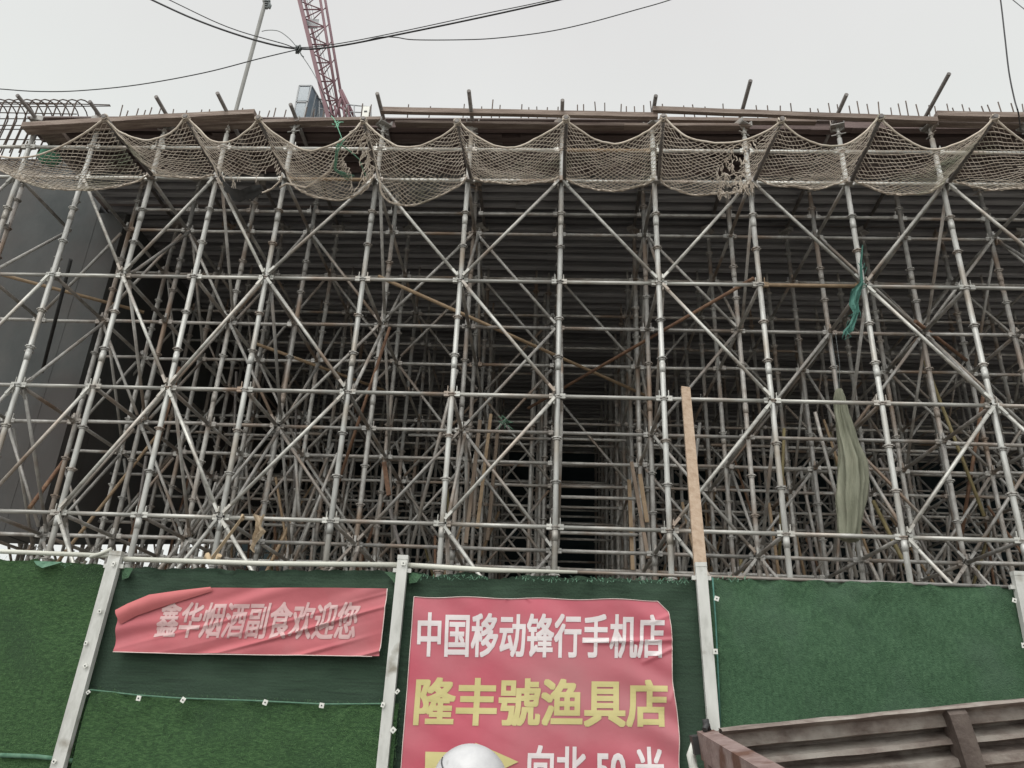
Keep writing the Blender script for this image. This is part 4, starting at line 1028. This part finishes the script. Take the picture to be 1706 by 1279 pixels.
mb = MB(); mb.box(tp_(LEN/2, WID/2, .64), (WID+.2, LEN, .06), R); mb.box(tp_(LEN/2, WID+.06, .32), (.06, LEN, .62), R); mb.box(tp_(LEN, WID/2, .32), (WID, .06, .62), R)
mb.build('bed', M['truck'], trk)
mb = MB(); mb.box(tp_(2.9, .5, .78), (.1, 6.4, .18), R); mb.box(tp_(2.9, 1.25, .78), (.1, 6.4, .18), R); mb.build('chassis', M['tyre'], trk)
mb = MB(); cz = GZ+1.25; c = P0+ax*5.55+by*.87; c.z = cz
Rz = Matrix((Vector((ax.x, ax.y, 0)).normalized(), Vector((0, 0, 1)).cross(Vector((ax.x, ax.y, 0)).normalized()), Vector((0, 0, 1)))).transposed()
mb.box(c, (1.5, 1.9, 1.6), Rz); mb.box(c+Vector((0, 0, .85)), (1.3, 1.7, .12), Rz); cbn = mb.build('cabin', M['truck'], trk)
mb = MB(); mb.box(c+Rz@Vector((.755, 0, .35)), (.02, 1.6, .6), Rz); mb.box(c+Rz@Vector((.2, .955, .35)), (.8, .02, .55), Rz); mb.box(c+Rz@Vector((.2, -.955, .35)), (.8, .02, .55), Rz); mb.build('window', M['glass'], cbn)
for l in (1.0, 5.3):
    for o in (.08, 1.65):
        wc = P0+ax*l+by*o; wc.z = GZ+.42; sd_ = Rz@Vector((0, 1, 0)); mb = MB()
        mb.poly([wc-sd_*.13, wc-sd_*.11, wc+sd_*.11, wc+sd_*.13], [.36, .42, .42, .36], 24); wh = mb.build('wheel', M['tyre'], trk)
        mb = MB(); mb.poly([wc-sd_*.14, wc+sd_*.14], .2, 16); mb.build('rim', M['rim'], wh)

# ------------------------------------------------------------------ passer-by in a white helmet
HC = at(783, 1306, -5.1)          # centre of the helmet
def skin_body(name, chain, m, parent, sub=2):
    """chain: dict name -> (pos, radius, parent name); one continuous skinned surface"""
    keys = list(chain); me = bpy.data.meshes.new(name)
    me.from_pydata([chain[k][0] for k in keys], [(keys.index(chain[k][2]), keys.index(k)) for k in keys if chain[k][2]], [])
    o = bpy.data.objects.new(name, me); C.objects.link(o)
    sk = o.modifiers.new('skin', 'SKIN'); sk.use_smooth_shade = True
    for i, k in enumerate(keys):
        r = chain[k][1]; r = (r, r) if not isinstance(r, tuple) else r; me.skin_vertices[0].data[i].radius = r
        me.skin_vertices[0].data[i].use_root = i == 0
    su = o.modifiers.new('sub', 'SUBSURF'); su.levels = sub; su.render_levels = sub
    bpy.context.view_layer.update()
    me2 = bpy.data.meshes.new_from_object(o.evaluated_get(bpy.context.evaluated_depsgraph_get())); me2.name = name
    bpy.data.objects.remove(o); me2.materials.clear(); me2.materials.append(M[m]); me2.polygons.foreach_set('use_smooth', [True]*len(me2.polygons))
    o = bpy.data.objects.new(name, me2); C.objects.link(o); attach(o, parent); return o
H0 = Vector((HC.x, HC.y, GZ)); top = HC.z+.13-GZ; sc_ = top/1.72
per = thing('person', 'passer-by in a white helmet in front of the red shop banner', 'person', H0)
def B(x, y, z): return (HC.x+y*sc_, HC.y-x*sc_, GZ+z*sc_)     # x sideways, y forward (the person walks towards +X)
ch = {'pelvis': (B(0, 0, .95), (.15, .12), None), 'waist': (B(0, .01, 1.1), (.13, .11), 'pelvis'), 'chest': (B(0, .02, 1.3), (.16, .13), 'waist'),
      'neck0': (B(0, .02, 1.43), .075, 'chest'), 'neck': (B(0, .03, 1.49), .056, 'neck0'), 'head': (B(0, .045, 1.56), (.075, .085), 'neck'), 'crown': (B(0, .04, 1.64), (.07, .08), 'head')}
for s, sw in ((1, .22), (-1, -.2)):
    t = str(s)
    ch['hip'+t] = (B(.10*s, .0, .88), .10, 'pelvis'); ch['knee'+t] = (B(.10*s, .10+sw*.45, .50), .062, 'hip'+t); ch['ankle'+t] = (B(.10*s, sw*.9, .09), .042, 'knee'+t); ch['toe'+t] = (B(.10*s, sw*.9+.17, .04), .035, 'ankle'+t)
    ch['sh'+t] = (B(.19*s, .02, 1.38), .062, 'chest'); ch['elb'+t] = (B(.24*s, -.02-sw*.5, 1.10), .045, 'sh'+t); ch['wr'+t] = (B(.24*s, .10-sw*.8, .88), .030, 'elb'+t)
    ch['palm'+t] = (B(.24*s, .13-sw*.85, .82), (.03, .018), 'wr'+t)
body = skin_body('body', ch, 'skin', per)
cl = {k: (v[0], tuple(q*1.13+.008 for q in (v[1] if isinstance(v[1], tuple) else (v[1], v[1]))), v[2]) for k, v in ch.items() if k in ('pelvis', 'waist', 'chest', 'neck0', 'sh1', 'elb1', 'wr1', 'sh-1', 'elb-1', 'wr-1')}
skin_body('jacket', cl, 'jacket', per)
cl = {k: (v[0], tuple(q*1.12+.008 for q in (v[1] if isinstance(v[1], tuple) else (v[1], v[1]))), v[2]) for k, v in ch.items() if k[:3] in ('pel', 'hip', 'kne', 'ank')}
skin_body('trousers', cl, 'trousers', per)
for s, sw in ((1, .22), (-1, -.2)):
    base = Vector(B(.24*s, .13-sw*.85, .82)); dnv = Vector((.15, 0, -1)).normalized(); side = Vector((1, 0, .1))
    for i, (off, l) in enumerate(((-.027, .07), (-.009, .08), (.009, .075), (.026, .06))):
        a = base+side*off+dnv*.03; skin_body('finger', {'a': (tuple(a), .0095, None), 'b': (tuple(a+dnv*l*.5), .0085, 'a'), 'c': (tuple(a+dnv*l*.85+Vector((.0, .02*s, 0))), .007, 'b')}, 'skin', body, 1)
    a = base+side*.03; skin_body('thumb', {'a': (tuple(a), .011, None), 'b': (tuple(a+side*.025+dnv*.03), .0095, 'a'), 'c': (tuple(a+side*.03+dnv*.06), .008, 'b')}, 'skin', body, 1)
    mb = MB(); mb.box(Vector(B(.10*s, sw*.9+.07, .045)), (.27*sc_, .10*sc_, .09*sc_)); mb.build('shoe', M['trousers'], per)
# face features
mb = MB()
for s in (1, -1): mb.poly([B(.032*s, .128, 1.565), B(.032*s, .136, 1.565)], .011, 8)
mb.build('eye', M['hair'], body)
mb = MB(); mb.poly([B(0, .122, 1.575), B(0, .150, 1.535), B(0, .128, 1.528)], [.008, .015, .01], 8); mb.poly([B(-.022, .124, 1.498), B(0, .131, 1.497), B(.022, .124, 1.498)], .006, 6)
for s in (1, -1): mb.poly([B(.082*s, .03, 1.575), B(.092*s, .022, 1.555), B(.082*s, .03, 1.53)], .011, 6)
mb.build('nose_and_ears', M['skin'], body)
# helmet shell
def dome(mb, r, h0, h1, n=40, m=20, sx=1, sy=1, sz=1):
    vs = []
    for i in range(m+1):
        t = h0+(h1-h0)*i/m
        for j in range(n):
            a = 2*math.pi*j/n; vs.append(HC+Vector((r*sx*math.sin(t)*math.cos(a), r*sy*math.sin(t)*math.sin(a), r*sz*math.cos(t))))
    mb.add(vs, [(i*n+j, (i+1)*n+j, (i+1)*n+(j+1) % n, i*n+(j+1) % n) for i in range(m) for j in range(n)], True)
mb = MB(); dome(mb, .133, .001, 1.85, sx=1.03, sy=.92, sz=1.0); he = mb.build('helmet', M['helmet'], per)
mb = MB()
pts = []
for i in range(10):
    t = i/9; a_ = math.pi*(1.12+.22*t); z = .62-.42*t; rr = math.sqrt(1-z*z)
    pts.append(HC+Vector((.1345*1.03*math.cos(a_)*rr, .1345*.92*math.sin(a_)*rr, .1345*z)))
mb.poly(pts, .0028, 6)
mb.build('trim', M['visor'], he)
mb = MB(); vs = []
for i in range(13):
    a = -1.2+2.4*i/12
    for k in range(4): z = .15-.2*k; rr = math.sqrt(1-z*z); vs.append(HC+Vector((-.146*1.03*math.cos(a)*rr, .146*.92*math.sin(a)*rr, .146*z)))
mb.add(vs, [(i*4+k, i*4+k+1, (i+1)*4+k+1, (i+1)*4+k) for i in range(12) for k in range(3)], True); mb.build('visor', M['visor'], he)
